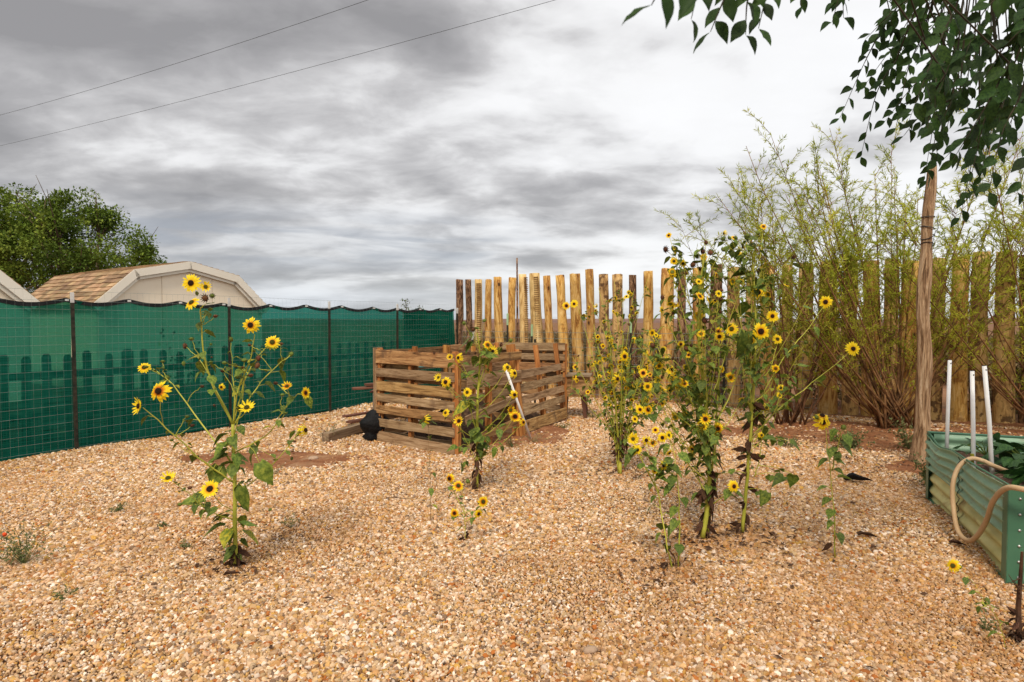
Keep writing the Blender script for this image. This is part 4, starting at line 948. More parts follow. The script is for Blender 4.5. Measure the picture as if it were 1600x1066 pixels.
def dry_plant():
    s = Plant(300, 668, 'dry plant with small rusty seed heads right against the green fence', 'seeding_plant', 'plant', None, seed=2, stem=stem_dry); s.root['group'] = ''
    del s.root['group']
    for i in range(16):
        ex, ey = random.uniform(225, 335), random.uniform(508, 650); d = random.uniform(-.25, .05)
        pp = s.stem([(300+random.uniform(-8, 8), 668, 0), (300+(ex-300)*.35, (668+ey)/2+10, d*.5), (ex, ey, d)], .005, .0018, leaves=2, lsize=(.025, .05))
        s.flower(pp[-1], .020, None, 's')
        for k in range(6):
            b = pp[random.randint(5, len(pp)-1)]; e = b+Vector((random.uniform(-.15, .15), random.uniform(-.1, .05), random.uniform(.02, .2))); s.stem([b, e], .0018, .0012, True); s.flower(e, random.uniform(.012, .02), None, random.choice('sssb'))
    for x, y in ((250, 538), (273, 650), (275, 634)): s.flower(s.P(*((180+x/2.131, 400+y/2.131) if 0 else (x, y)), -.2), .03, None, 'f')
    s.done()
dry_plant()

def c4(x, y): return (560+x/4.706, 520+y/4.706)
def sunflower_bin():
    s = Plant(745, 763, 'sunflower plant with big leaves standing directly in front of the pallet bin', seed=3)
    main = s.stem([(745, 763, 0), (746, 700, 0), (747, 620, 0), (750, 560, 0), (745, 520, 0)], .018, .006)
    ends = [(716, 559, 9, 'f'), (770, 549, 10, 'f'), (762, 539, 8, 'g'), (685, 590, 8, 'g'), (696, 597, 9, 'f'), (793, 574, 8, 'g'), (804, 583, 9, 'f'), (717, 658, 9, 'f'), (696, 645, 7, 'g'), (804, 617, 8, 'f'), (798, 641, 9, 'g'), (805, 651, 11, 'f'), (730, 613, 8, 'g'), (703, 558, 6, 'g'), (818, 660, 7, 'f')]
    for i, (x, y, r, k) in enumerate(ends):
        sgn = 1 if x > 747 else -1; d = random.uniform(-.3, .15); by = min(740, y+random.uniform(35, 75))
        n = (sgn*.5+random.uniform(-.3, .3), -1, random.uniform(0, .6))
        s.stem([(747, by, 0), (747+(x-747)*.5, (by+y)/2+6, d*.5), (x, y, d)], .006, .0025, leaves=3, lsize=(.04, .09)); s.flower(s.P(x, y, d-.02), r/F*s.D, n, k)
    for x, y, k in ((725, 505, 'b'), (757, 501, 'b'), (739, 515, 's'), (783, 539, 's'), (770, 532, 's'), (750, 555, 's'), (798, 532, 'b')): 
        s.stem([(748, y+40, 0), (x, y, -.05)], .003, .002, leaves=1); s.flower(s.P(x, y, -.05), 4/F*s.D, None, k)
    for i in range(26): s.leaf_on(main, random.uniform(.18, .95), random.uniform(.08, .15))
    s.leafp(s.P(731, 632, -.15), (-1, -.3, -.5), (-.2, -.7, 1), .17, LEAFY)
    for x, y in ((722, 725), (715, 700), (775, 700), (780, 672), (735, 690), (760, 690)): s.leafp(s.P(x, y, -.1), rv()+Vector((0, 0, -.4)), (0, -.5, 1), .1)
    s.dead(main, .0, .28, 30, (.05, .10)); s.done()
sunflower_bin()

def small_plant(px, py, label, stems, flowers, leaf=(.03, .07), nl=6, r=.005, seed=0, deadn=4, stem=None):
    s = Plant(px, py, label, seed=seed, stem=stem)
    pps = []
    for pts in stems: pps.append(s.stem([(x, y, random.uniform(-.03, .03) if i else 0) for i, (x, y) in enumerate(pts)], r, r*.4, leaves=nl, lsize=leaf, lfrom=.15, lto=.9))
    for x, y, rr, n, k in flowers: s.flower(s.P(x, y, -.03), rr/F*s.D, n, k)
    if deadn: s.dead(pps[0], .02, .2, deadn)
    s.done(); return s
small_plant(673, 812, 'very thin young sunflower with one bloom in front of the slatted pallet', [[(673, 812), (672, 740), (669, 660)], [(670, 668), (664, 655)]], [(663, 655, 9, (-1, -.6, .2), 'g'), (671, 652, 5, None, 'b')], nl=6, r=.004, seed=4, deadn=0, leaf=(.035, .06), stem=stem_dry)
small_plant(727, 842, 'knee high sunflower with five small blooms in the middle of the gravel', [[(727, 842), (725, 800), (722, 765)], [(725, 800), (710, 770), (703, 752)], [(726, 815), (745, 805), (754, 788)], [(725, 800), (715, 805), (711, 801)], [(727, 800), (740, 800), (748, 803)]],
            [(702, 748, 9, (-.6, -1, 0), 'f'), (716, 759, 10, (.3, -1, .7), 'g'), (755, 784, 10, (.5, -1, .2), 'g'), (710, 802, 8, (-.1, -1, .1), 'f'), (748, 803, 8, (.7, -1, -.2), 'f'), (731, 752, 4, None, 'b')], nl=5, r=.004, seed=5, leaf=(.03, .06))

def sunflower_bush():
    s = Plant(969, 740, 'wide bushy sunflower with dozens of small blooms in front of the log fence', seed=6)
    mains = []
    for i in range(26):
        ex = random.uniform(893, 1050); ey = random.uniform(455, 600) + abs(ex-962)*.55*random.uniform(.3, 1.1); d = random.uniform(-.6, .6)
        pp = s.stem([(969+random.uniform(-4, 4), 740 if i < 5 else random.uniform(690, 725), random.uniform(-.02, .02)), (969+(ex-969)*.24, 680-(690-ey)*.1, d*.2), (969+(ex-969)*.6, ey+(690-ey)*.42, d*.6), (ex, ey, d)], .009, .0025, leaves=5, lsize=(.035, .075), lfrom=.3)
        mains.append(pp)
        for k in range(5): s.side(pp, random.uniform(.45, .98), random.uniform(.08, .26), random.uniform(.4, 1.3), random.uniform(0, 6.28), .0028, .55, .030, 1, (.03, .06), 'fffg', 1, .2)
    s.stem([(969, 741, 0), (968, 715, 0), (970, 680, 0)], .022, .014)
    for x, y in ((1012, 435), (990, 455), (935, 450), (924, 470), (960, 440)):
        pp = s.stem([(969, 690, 0), (972, 600, 0), (x, y, random.uniform(-.2, .2))], .006, .002, leaves=6, lsize=(.04, .07), lfrom=.4)
        for k in range(3): s.side(pp, random.uniform(.6, .98), .15, 1, random.uniform(0, 6.28), .0025, .5, .028, 1, (.03, .05))
    for x, y, r in ((1010, 688, 9), (990, 686, 10), (995, 703, 9), (1000, 640, 8), (976, 557, 9), (1005, 583, 8), (1013, 640, 9), (885, 478, 7), (897, 475, 7), (965, 592, 8), (992, 655, 6)): s.flower(s.P(x, y, -.5 if y > 600 else -.3), r/F*s.D, (random.uniform(-.4, .4), -1, random.uniform(0, .4)), 'f')
    for pp in mains: s.dead(pp, .0, .38, 5, (.03, .07))
    for pp in mains:
        for k in range(3): s.leaf_on(pp, random.uniform(.05, .5), random.uniform(.03, .065))
    s.fill(60, .03, .06, 0); s.done()
sunflower_bush()

def sunflower_tall():
    s = Plant(1100, 840, 'tallest sunflower plant, thick pale stem, rusty seed heads at its top against the sky', seed=7)
    main = s.stem([(1098, 840, 0), (1108, 760, 0), (1105, 660, 0), (1092, 530, 0), (1094, 450, 0), (1103, 395, 0)], .020, .005)
    m2 = s.stem([(1106, 836, .06), (1115, 700, .15), (1124, 560, .2), (1120, 480, .25)], .011, .005)
    tg = [(1053, 408, 7, 'g'), (1067, 412, 8, 'g'), (1100, 402, 7, 'g'), (1091, 494, 9, 'f'), (1143, 514, 12, 'g'), (1124, 526, 9, 'f'), (1051, 578, 10, 'f'), (1049, 590, 9, 'g'), (1102, 655, 10, 'f'), (1122, 670, 9, 'f'), (1141, 590, 10, 'g'), (1127, 577, 7, 'g'), (1030, 572, 8, 'g'), (1165, 549, 6, 'g'),
          (1012, 604, 8, 'g'), (1147, 760, 10, 'f'), (1081, 702, 8, 'f'), (1019, 520, 7, 'g'), (1092, 440, 6, 'g'), (1064, 538, 6, 'f'), (1035, 630, 7, 'g'), (1160, 625, 7, 'g')]
    for x, y, r, k in tg:
        d = random.uniform(-.35, .3); by = min(790, y+random.uniform(60, 150)); bx = 1100
        for p in [(1098, 840), (1108, 760), (1105, 660), (1092, 530), (1094, 450)]:
            if abs(p[1]-by) < 70: bx = p[0]
        s.stem([(bx, by, 0), (bx+(x-bx)*.55, by+(y-by)*.45, d*.5), (x, y, d)], .0065, .0025, leaves=4, lsize=(.035, .085)); s.flower(s.P(x, y, d-.03), r/F*s.D, (random.uniform(-.5, .5), -1, random.uniform(-.1, .6)), k)
    for x, y, k in ((1040, 390, 's'), (1103, 379, 's'), (1098, 393, 's'), (1110, 395, 's'), (1083, 414, 's'), (1072, 426, 's'), (1093, 420, 's'), (1092, 476, 's'), (1120, 541, 's'), (1106, 562, 's'), (1075, 583, 's'), (1063, 398, 'b'), (1089, 401, 'b'), (1112, 455, 'b'), (1072, 545, 's'), (1130, 390, 'b'), (1035, 465, 's'), (1020, 540, 's')):
        d = random.uniform(-.25, .25); bx = 1095; s.stem([(bx, y+70, 0), ((bx+x)/2, y+28, d*.6), (x, y, d)], .0045, .002, leaves=3, lsize=(.03, .07)); s.flower(s.P(x, y, d), 4.2/F*s.D, None, k)
    for i in range(16): s.side(main if i % 2 else m2, random.uniform(.3, .95), random.uniform(.25, .6), random.uniform(.3, 1.1), random.uniform(0, 6.28), .005, .35, .033, 3, (.035, .08), 'ffg', 2, .3)
    for i in range(22): s.leaf_on(main, random.uniform(.30, 1), random.uniform(.06, .12))
    for i in range(7): s.leaf_on(m2, random.uniform(.25, 1), random.uniform(.05, .10))
    for i in range(24):
        by = random.uniform(570, 760); ex = random.choice((random.uniform(985, 1060), random.uniform(1060, 1170))); ey = max(425, by-random.uniform(70, 210)); d = random.uniform(-.45, .4); bx = 1106 if by > 650 else 1100
        pp = s.stem([(bx, by, 0), (bx+(ex-bx)*.45, by+(ey-by)*.35, d*.4), (ex, ey, d)], .0055, .002, leaves=8, lsize=(.04, .085), lfrom=.15)
        s.side(pp, random.uniform(.5, .9), random.uniform(.1, .22), random.uniform(.3, 1.2), random.uniform(0, 6.28), .003, .5, .030, 2, (.03, .06), 'fgg', 1, .3)
        s.flower(pp[-1], random.uniform(.026, .036) if i % 2 else .012, None, random.choice('fgs') if i % 2 else 'b')
    for i in range(9): s.leaf_on(main, random.uniform(.08, .35), random.uniform(.04, .07))
    s.dead(main, .02, .42, 34, (.05, .11)); s.dead(m2, .02, .45, 18, (.05, .1)); s.fill(110, .035, .08, 2); s.done()
sunflower_tall()

def sunflower_second():
    s = Plant(1160, 831, 'second tall sunflower, right of the tallest, with two large blooms near its top', seed=8)
    main = s.stem([(1160, 831, 0), (1168, 740, 0), (1176, 640, 0), (1181, 530, 0), (1178, 440, 0), (1172, 370, 0)], .015, .004)
    tg = [(1185, 457, 12, 'f'), (1189, 518, 14, 'f'), (1207, 494, 10, 'f'), (1215, 530, 9, 'g'), (1180, 438, 8, 's'), (1198, 637, 8, 'g'), (1220, 606, 7, 'g'), (1218, 618, 6, 'f'), (1193, 354, 6, 'g'), (1212, 576, 7, 'g'), (1190, 680, 6, 'g')]
    for x, y, r, k in tg:
        d = random.uniform(-.25, .25); by = y+random.uniform(50, 110); bx = 1178
        s.stem([(bx, by, 0), (bx+(x-bx)*.7, by+(y-by)*.4, d*.5), (x, y, d)], .006, .003, leaves=3, lsize=(.04, .09)); s.flower(s.P(x, y, d-.03), r/F*s.D, (random.uniform(-.2, .2), -1, random.uniform(.0, .5)), k)
    # long arms reaching right
    a = s.stem([(1166, 700, 0), (1210, 645, .1), (1270, 598, .2), (1328, 550, .2)], .007, .003, leaves=7, lsize=(.05, .1)); s.flower(s.P(1333, 545, .17), 13/F*s.D, (0, -1, .15), 'f')
    b = s.stem([(1178, 640, 0), (1225, 560, .2), (1265, 510, .35), (1289, 476, .4)], .006, .0025, leaves=6, lsize=(.04, .09)); s.flower(s.P(1290, 472, .38), 12/F*s.D, (-.9, -1, .1), 'f')
    for x, y, k in ((1140, 372, 'b'), (1168, 368, 'b'), (1184, 364, 'b'), (1130, 373, 'b'), (1240, 402, 's'), (1170, 430, 'b'), (1150, 372, 'b')):
        s.stem([(1176, y+80, 0), ((1176+x)/2, y+30, 0), (x, y, -.05)], .004, .002, leaves=3, lsize=(.04, .08)); s.flower(s.P(x, y, -.05), 4/F*s.D, None, k)
    for i in range(12): s.side(main, random.uniform(.35, .95), random.uniform(.2, .5), random.uniform(.3, 1.1), random.uniform(0, 6.28), .0045, .25, .032, 3, (.035, .08), 'fg', 2, .2)
    for i in range(22): s.leaf_on(main, random.uniform(.28, 1), random.uniform(.06, .13))
    for i in range(12):
        by = random.uniform(560, 740); ex = random.uniform(1130, 1265); ey = max(440, by-random.uniform(60, 180)); d = random.uniform(-.4, .4)
        pp = s.stem([(1172, by, 0), (1172+(ex-1172)*.45, by+(ey-by)*.35, d*.4), (ex, ey, d)], .005, .002, leaves=7, lsize=(.035, .075), lfrom=.15)
        s.flower(pp[-1], random.uniform(.026, .036) if i % 3 == 0 else .012, None, random.choice('fg') if i % 3 == 0 else 'b')
    s.leafp(s.P(1163, 520, -.2), (-.1, -.2, -1), (.2, -1, .1), .17)
    for x, y in ((1212, 687), (1235, 690), (1225, 745), (1240, 742), (1200, 770), (1130, 740)): s.leafp(s.P(x, y, -.1), rv()+Vector((0, 0, -.3)), (0, -.5, 1), .11)
    s.dead(main, .02, .45, 30, (.05, .11)); s.fill(65, .035, .08); s.done()
sunflower_second()
small_plant(1046, 888, 'short twin stemmed sunflower in front of the tallest one', [[(1050, 890), (1040, 840), (1030, 780), (1020, 740), (1009, 695)], [(1060, 886), (1062, 830), (1060, 770), (1054, 715), (1046, 688)], [(1030, 770), (1000, 715), (997, 705)], [(1055, 745), (1036, 730)]],
            [(989, 686, 9.5, (0, -1, .2), 'g'), (996, 703, 8, (.1, -1, .1), 'f'), (1035, 684, 9, (0, -1, .1), 'f'), (1020, 692, 8, (.2, -1, -.2), 'g'), (1024, 672, 7, (-.3, -.8, .5), 'f'), (1045, 680, 8, (.6, -1, .3), 'g'), (1037, 728, 9, (-.7, -.8, .2), 'f'), (1046, 708, 7, (.3, -.5, -.4), 'f'), (1023, 736, 6, (0, -1, 0), 'g')],
            leaf=(.045, .10), nl=11, r=.007, seed=9, deadn=6)
small_plant(1305, 872, 'single stemmed sunflower with one bloom standing alone right of the tall pair', [[(1305, 872), (1303, 800), (1298, 740), (1291, 672)], [(1300, 735), (1308, 700), (1316, 672)]], [(1286, 660, 15, (-.05, -1, .15), 'f'), (1285, 649, 12, (-.1, -.6, 1), 'f'), (1318, 668, 5, (0, -1, 0), 'b'), (1276, 652, 4, None, 'b')], leaf=(.06, .085), nl=9, r=.006, seed=10, deadn=1)
small_plant(1572, 1015, 'thin drooping sunflower with one sideways bloom near the raised bed', [[(1572, 1015), (1560, 970), (1530, 925), (1500, 888)], [(1545, 950), (1532, 940)]], [(1489, 884, 11, (-1.2, -.7, .3), 'g'), (1498, 886, 5, None, 'b')], leaf=(.03, .05), nl=6, r=.0025, seed=11, deadn=0)

# ------------------------------------------------------------------ willows
def willow(loc, label, seed, nst, fan, H, bias=0.0, spread=1.0, dens=1.0):
    global rng
    r2 = np.random.default_rng(seed); random.seed(seed)
    root = thing('willow', label, 'tree', loc, 0, 'narrow leaved willows in front of the log fence')
    mb = MB(); mb.cs = True; tw = MB(); B = []; Dr = []
    for i in range(nst):
        az = r2.uniform(0, 2*math.pi); tilt = r2.uniform(.03, fan)**.8; Hh = H*r2.uniform(.62, .93)*(math.cos(tilt*.42))
        dx = math.cos(az)*math.sin(tilt)*spread+bias*r2.uniform(0, 1); dy = math.sin(az)*math.sin(tilt)*.55
        p0 = Vector((r2.uniform(-.22, .22), r2.uniform(-.15, .15), 0)); pts = []
        for k in range(8):
            t = k/7; pts.append(p0+Vector((dx*Hh*t**.9+.05*pnoise((t*3, i, seed)), dy*Hh*t**.9+.05*pnoise((t*3, i+50, seed)), Hh*t*math.cos(tilt*.75))))
        r0 = r2.uniform(.009, .021); mb.tube(pts, [r0*(1-.82*k/7) for k in range(8)], 5)
        for f in r2.uniform(.5, 1, 40):
            a = min(int(f*7), 6); b = pts[a].lerp(pts[a+1], f*7-a); B.append(tuple(b)); Dr.append((r2.normal(0, .6), r2.normal(0, .6), r2.uniform(.1, 1)))
        for q in range(int(r2.integers(17, 27)*dens)):
            t = .14+.86*r2.uniform(0, 1)**.72; k = t*7; a = min(int(k), 6); p = pts[a].lerp(pts[a+1], k-a); L = r2.uniform(.25, .75)*(1.1-t*.35)
            sd = Vector((r2.normal(0, .7), r2.normal(0, .6), r2.uniform(.25, 1.1))).normalized(); sd = (sd+Vector((dx, dy, .3))*.4).normalized()
            e = p+sd*L+Vector((0, 0, -.05*L)); mid = p.lerp(e, .5)+Vector((0, 0, .04)); tw.tube([p, mid, e], [.0042, .003, .0012], 3, False)
            nl = int(L*(28+56*t)); tt = r2.uniform(.1, 1, nl)
            for f in tt:
                b = p.lerp(mid, f*2) if f < .5 else mid.lerp(e, f*2-1); B.append(tuple(b)); Dr.append(tuple(sd*.9+Vector((r2.normal(0, .6), r2.normal(0, .6), r2.normal(.0, .5)))))
    mb.obj('trunk', willow_bark, root); o = tw.obj('twigs', willow_bark, root); o['kind'] = 'stuff'
    B = np.array(B); Dr = np.array(Dr); n = len(B); print('willow leaves', n)
    foliage_obj('foliage', B, Dr, r2.normal(0, .6, (n, 3))+np.array([0, 0, 1]), r2.uniform(.05, .10, n), r2.uniform(.008, .014, n), willow_leaf, root)
willow((5.35, 8.75, 0), 'largest willow, its many stems fanning out just behind the cedar post', 21, 46, .80, 4.85, -.06, 1.05)
willow((4.15, 9.2, 0), 'left willow reaching over toward the tall sunflowers', 22, 20, .55, 3.75, -.02, .85)
willow((7.3, 8.3, 0), 'right willow behind the white pipes of the raised bed', 23, 30, .9, 4.6, -.06, 1.0)

# ------------------------------------------------------------------ cedar post
def cedar():
    b = G(1437, 728); t = W(1453, 258, b.y-.05); root = thing('cedar_post', 'tall stripped cedar trunk post before the willow, black wire round its top', 'post', (b.x, b.y, 0))
    mb = MB(); mb.cs = True; n = 16; k = 22; d = t-b
    for i in range(k+1):
        u = i/k; c = d*u+Vector((.022*math.sin(u*8)+.008*math.sin(u*21), .01*math.sin(u*7+1), 0)); r = .077*(1-u)+.045*u+.03*max(0, 1-u*9)+.005*math.sin(u*23)
        for j in range(n):
            a = 2*math.pi*j/n; q = r*(1+.10*pnoise((math.cos(a)*2.2, math.sin(a)*2.2, u*2.2))+.05*pnoise((math.cos(a)*6, math.sin(a)*6, u*3))+.10*max(0, pnoise((math.cos(a)*1.5+4, math.sin(a)*1.5, u*14))-.25))
            mb.v.append(c+Vector((q*math.cos(a), q*math.sin(a), -.05 if i == 0 else 0)))
    for i in range(k):
        for j in range(n): a = i*n+j; c = i*n+(j+1) % n; mb.face(a, c, c+n, a+n)
    mb.face(*[k*n+j for j in range(n)]); mb.obj('trunk', cedar_wood, root)
    for z, sl_ in ((.74, .02), (.765, -.03), (.795, .015), (.83, .0)):
        mw = MB(); c = d*z; mw.tube([c+Vector((.058*math.cos(a), .058*math.sin(a), sl_*math.cos(a*1+z*20))) for a in np.linspace(0, 6.28, 17)], .0045, 5); mw.obj('wire_wrap', wire_black, root)
    mw = MB(); mw.tube([d*.83+Vector((.04, -.07, 0)), d*.79+Vector((.055, -.08, 0)), d*.77+Vector((.02, -.085, .02)), d*.72+Vector((-.01, -.08, 0))], .003, 4); mw.obj('wire_tail', wire_black, root)
cedar()

# ------------------------------------------------------------------ raised bed
def raised_bed():
    nb = G(1578, 912); fb = G(1453, 781); d = fb-nb; L = d.length; rz = math.atan2(d.y, d.x)   # local x: near -> far; local -y: inside (right)
    root = thing('raised_bed', 'corrugated metal raised garden bed, green over faded yellow, at the right edge', 'planter', (nb.x, nb.y, -.01), rz)
    H = .575; Wb = 1.15
    def panel(z0, z1, m, name, x0, x1, yoff, ph, warp=True, nr=4, flip=1):
        mb = MB(); mb.cs = True; nx = 22; nz = nr*8
        for i in range(nx+1):
            x = x0+(x1-x0)*i/nx; u = x/L
            for j in range(nz+1):
                w_ = j/nz; sag = (.045*math.exp(-((u-.80)/.14)**2)+.02*math.exp(-((u-.4)/.3)**2))*(w_ if z1 > .5 else 0) if warp else 0
                z = z0+(z1-z0)*w_-sag; bul = (.028*math.exp(-((u-.80)/.16)**2)*math.sin(w_*2.5)+.012*math.sin(u*7)) if warp and z1 > .5 else 0
                mb.v.append(Vector((x, yoff+flip*(.014*math.cos(w_*nr*2*math.pi+ph)+bul), z)))
        for i in range(nx):
            for j in range(nz): a = i*(nz+1)+j; mb.face(a, a+1, a+nz+2, a+nz+1)
        o = mb.obj(name, m, root); md = o.modifiers.new('t', 'SOLIDIFY'); md.thickness = .0015; return o
    xs = L*.52
    panel(.0, .30, bed_cream, 'lower_panel', .0, xs-.004, .0, 0, nr=3); panel(.0, .30, bed_cream, 'lower_panel', xs+.004, L, .0, 0, nr=3)
    panel(.285, H, bed_green, 'upper_panel', .0, xs+.01, .012, 0); panel(.285, H, bed_green, 'upper_panel', xs-.004, L, .016, 0)
    r = MB(); r.box((.02, -.004, .0), (L-.02, .022, .028)); r.obj('rim', bed_post, root)
    sm = MB(); sm.tube([(xs+.004*math.sin(z*70), .022+.009*math.cos(z*90), z) for z in np.linspace(.02, H-.03, 26)], .003, 5); sm.obj('seam', wire_black, root)
    # far side, end panels and trims
    def flat(a, b, name, z0=0, z1=H, m=bed_green):
        a = Vector(a); b = Vector(b); dd = b-a; ll = dd.length; mb = MB(); mb.cs = True; nz = 48
        for i in range(9):
            p = a+dd*i/8
            for j in range(nz+1):
                w_ = j/nz; nn = Vector((-dd.y, dd.x, 0)).normalized(); mb.v.append(Vector((p.x, p.y, z0+(z1-z0)*w_))+nn*.009*math.cos(w_*7*2*math.pi))
        for i in range(8):
            for j in range(nz): q = i*(nz+1)+j; mb.face(q, q+1, q+nz+2, q+nz+1)
        o = mb.obj(name, m, root); o.modifiers.new('t', 'SOLIDIFY').thickness = .0015
    flat((L, -.02, 0), (L, -Wb, 0), 'end_panel'); flat((0, -.02, 0), (0, -Wb, 0), 'end_panel'); flat((L, -Wb, 0), (0, -Wb, 0), 'side_panel')
    for x, y in ((0, 0), (L, 0), (0, -Wb), (L, -Wb)):
        c = MB(); sx = -1 if x == 0 else 1; sy = 1 if y == 0 else -1
        c.box((min(x+sx*.024, x-sx*.055), y+sy*.026-.001, 0), (max(x+sx*.024, x-sx*.055), y+sy*.026+.001, H+.01)); c.box((x+sx*.024-.001, min(y+sy*.024, y-sy*.055), 0), (x+sx*.024+.001, max(y+sy*.024, y-sy*.055), H+.01))
        co = c.obj('corner_post', bed_post, root)
        for k in range(6):
            bm_ = MB(); bm_.cs = True; bm_.tube([(x+sx*.024, y-sy*.03, .06+k*.09), (x+sx*.031, y-sy*.03, .06+k*.09)], .007, 8); link('bolt', bm_.mesh('bolt', bolt_metal), co)
    for a, b in (((L+.012, .02), (L+.012, -Wb)), ((-.0, -Wb), (L, -Wb))):
        r = MB(); r.tube([(a[0], a[1], H+.004), (b[0], b[1], H+.004)], .011, 8); r.cs = True; r.obj('rim', bed_post, root)
    r = MB(); r.cs = True; r.tube([(x, .012+.012*math.exp(-((x/L-.8)/.16)**2), H-(.045*math.exp(-((x/L-.80)/.14)**2)+.02*math.exp(-((x/L-.4)/.3)**2))+.003) for x in np.linspace(.02, L-.02, 24)], .007, 6); r.obj('rim', bed_post, root)
    v = []; n = 18
    for i in range(n+1):
        for j in range(n+1):
            x = .01+(L-.02)*i/n; y = -.01-(Wb-.02)*j/n; v.append((x, y, .44+.03*pnoise((x*5, y*5, 3))+.015*pnoise((x*22, y*22, 3))))
    q = [(i*(n+1)+j, i*(n+1)+j+1, (i+1)*(n+1)+j+1, (i+1)*(n+1)+j) for i in range(n) for j in range(n)]
    link('soil', mesh_np('soil', v, quads=q, mat=soil_mat), root)
    return root, L, Wb, H, rz, nb
bed, bL, bW, bH, brz, bnb = raised_bed()
BM = Matrix.Translation((bnb.x, bnb.y, -.01)) @ Matrix.Rotation(brz, 4, 'Z')
for (tx, ty, bx, by, D, lab) in ((1484, 563, 1479, 700, 5.05, 'leftmost of three white pipes standing in the raised bed'), (1519, 580, 1522, 745, 4.5, 'middle white pipe standing in the raised bed'), (1538, 572, 1553, 742, 4.3, 'rightmost white pipe, leaning left, standing in the raised bed')):
    a = W(bx, by, D-.02); b = W(tx, ty, D+.02); r = thing('white_pipe', lab, 'pipe', tuple(a), 0, 'white pipes standing in the raised bed')
    mb = MB(); mb.cs = True; mb.tube([(0, 0, -.15), (b-a)*.5, b-a], .014, 12); mb.obj('tube', white_pvc, r)
    mb = MB(); mb.cs = True; mb.tube([(b-a)*1.0, (b-a)*1.0+Vector((0, 0, .004))], .0105, 10); mb.obj('bore', hem_black, r)
    mb = MB(); mb.tube([(b-a)*.965+Vector((0, -.0135, 0)), (b-a)*.965+Vector((0, -.016, 0))], .0045, 8); mb.obj('drill_hole', hem_black, r)
def hose():
    pts = [(1720, 800, 3.3), (1650, 778, 3.35), (1600, 765, 3.4), (1572, 763, 3.5), (1552, 783, 3.62), (1542, 812, 3.75), (1528, 836, 3.85), (1513, 845, 3.95), (1497, 830, 4.1), (1490, 795, 4.2), (1489, 757, 4.25), (1498, 730, 4.3), (1516, 717, 4.3), (1535, 720, 4.28), (1550, 727, 4.22), (1575, 737, 4.25), (1600, 745, 4.2)]
    pp = smooth_poly([W(*p) for p in pts], 6); mb = MB(); mb.cs = True; mb.tube(pp, .0150, 12); tag(mb.obj('garden_hose', hose_tan), 'thick tan hose looping over the side of the raised bed', 'hose')
    mb = MB(); p = W(1519, 712, 4.32); mb.tube([p+Vector((0, 0, -.06)), p+Vector((0, 0, .012))], .012, 8); tag(mb.obj('stake', leaf_yellow), 'short yellow green stake holding the hose on the bed edge', 'stake')
hose()
def bed_plants():
    random.seed(77)
    for k, (x, y, n, s_) in enumerate(((.35, -.35, 26, .20), (.75, -.55, 28, .20), (1.15, -.45, 26, .18), (1.55, -.75, 24, .18), (.5, -.85, 26, .22), (1.62, -.33, 12, .10), (1.1, -.95, 30, .24))):
        p = BM @ Vector((x, y, .45)); lab = ['dark leafy greens nearest the hose in the raised bed', 'leafy green plant at the right picture edge of the raised bed', 'leafy greens around the rightmost white pipe', 'low leafy plant at the far end of the raised bed', 'broad leaved plant deep in the raised bed near the camera', 'small seedling by the leftmost white pipe', 'tall dark leafy plant rising at the back of the raised bed'][k]
        root = thing('garden_plant', lab, 'plant', tuple(p), 0, 'leafy greens in the raised bed'); mb = MB()
        for i in range(n):
            a = random.uniform(0, 6.28); h = random.uniform(.03, .16)*(2.0 if k == 6 else 1); r = random.uniform(.02, .20); q = Vector((r*math.cos(a), r*math.sin(a), h)); mb.tube([(0, 0, 0), q*.6+Vector((0, 0, .02)), q], .003, 4)
            link('leaf', CH[i % 3], root, frame((math.cos(a), math.sin(a), random.uniform(-.4, .5)), Vector((0, 0, 1))+rv(.5), q) @ Matrix.Diagonal([s_*random.uniform(.5, 1)]*3+[1]))
        mb.obj('stem', sepal_green, root)
CH = [leaf_mesh(30+i, [.1, .5, .75, .85, .7, .45, .05], c, d, chard_leaf) for i, (c, d) in enumerate(((.15, .3), (.3, .5), (-.1, .2)))]
bed_plants()

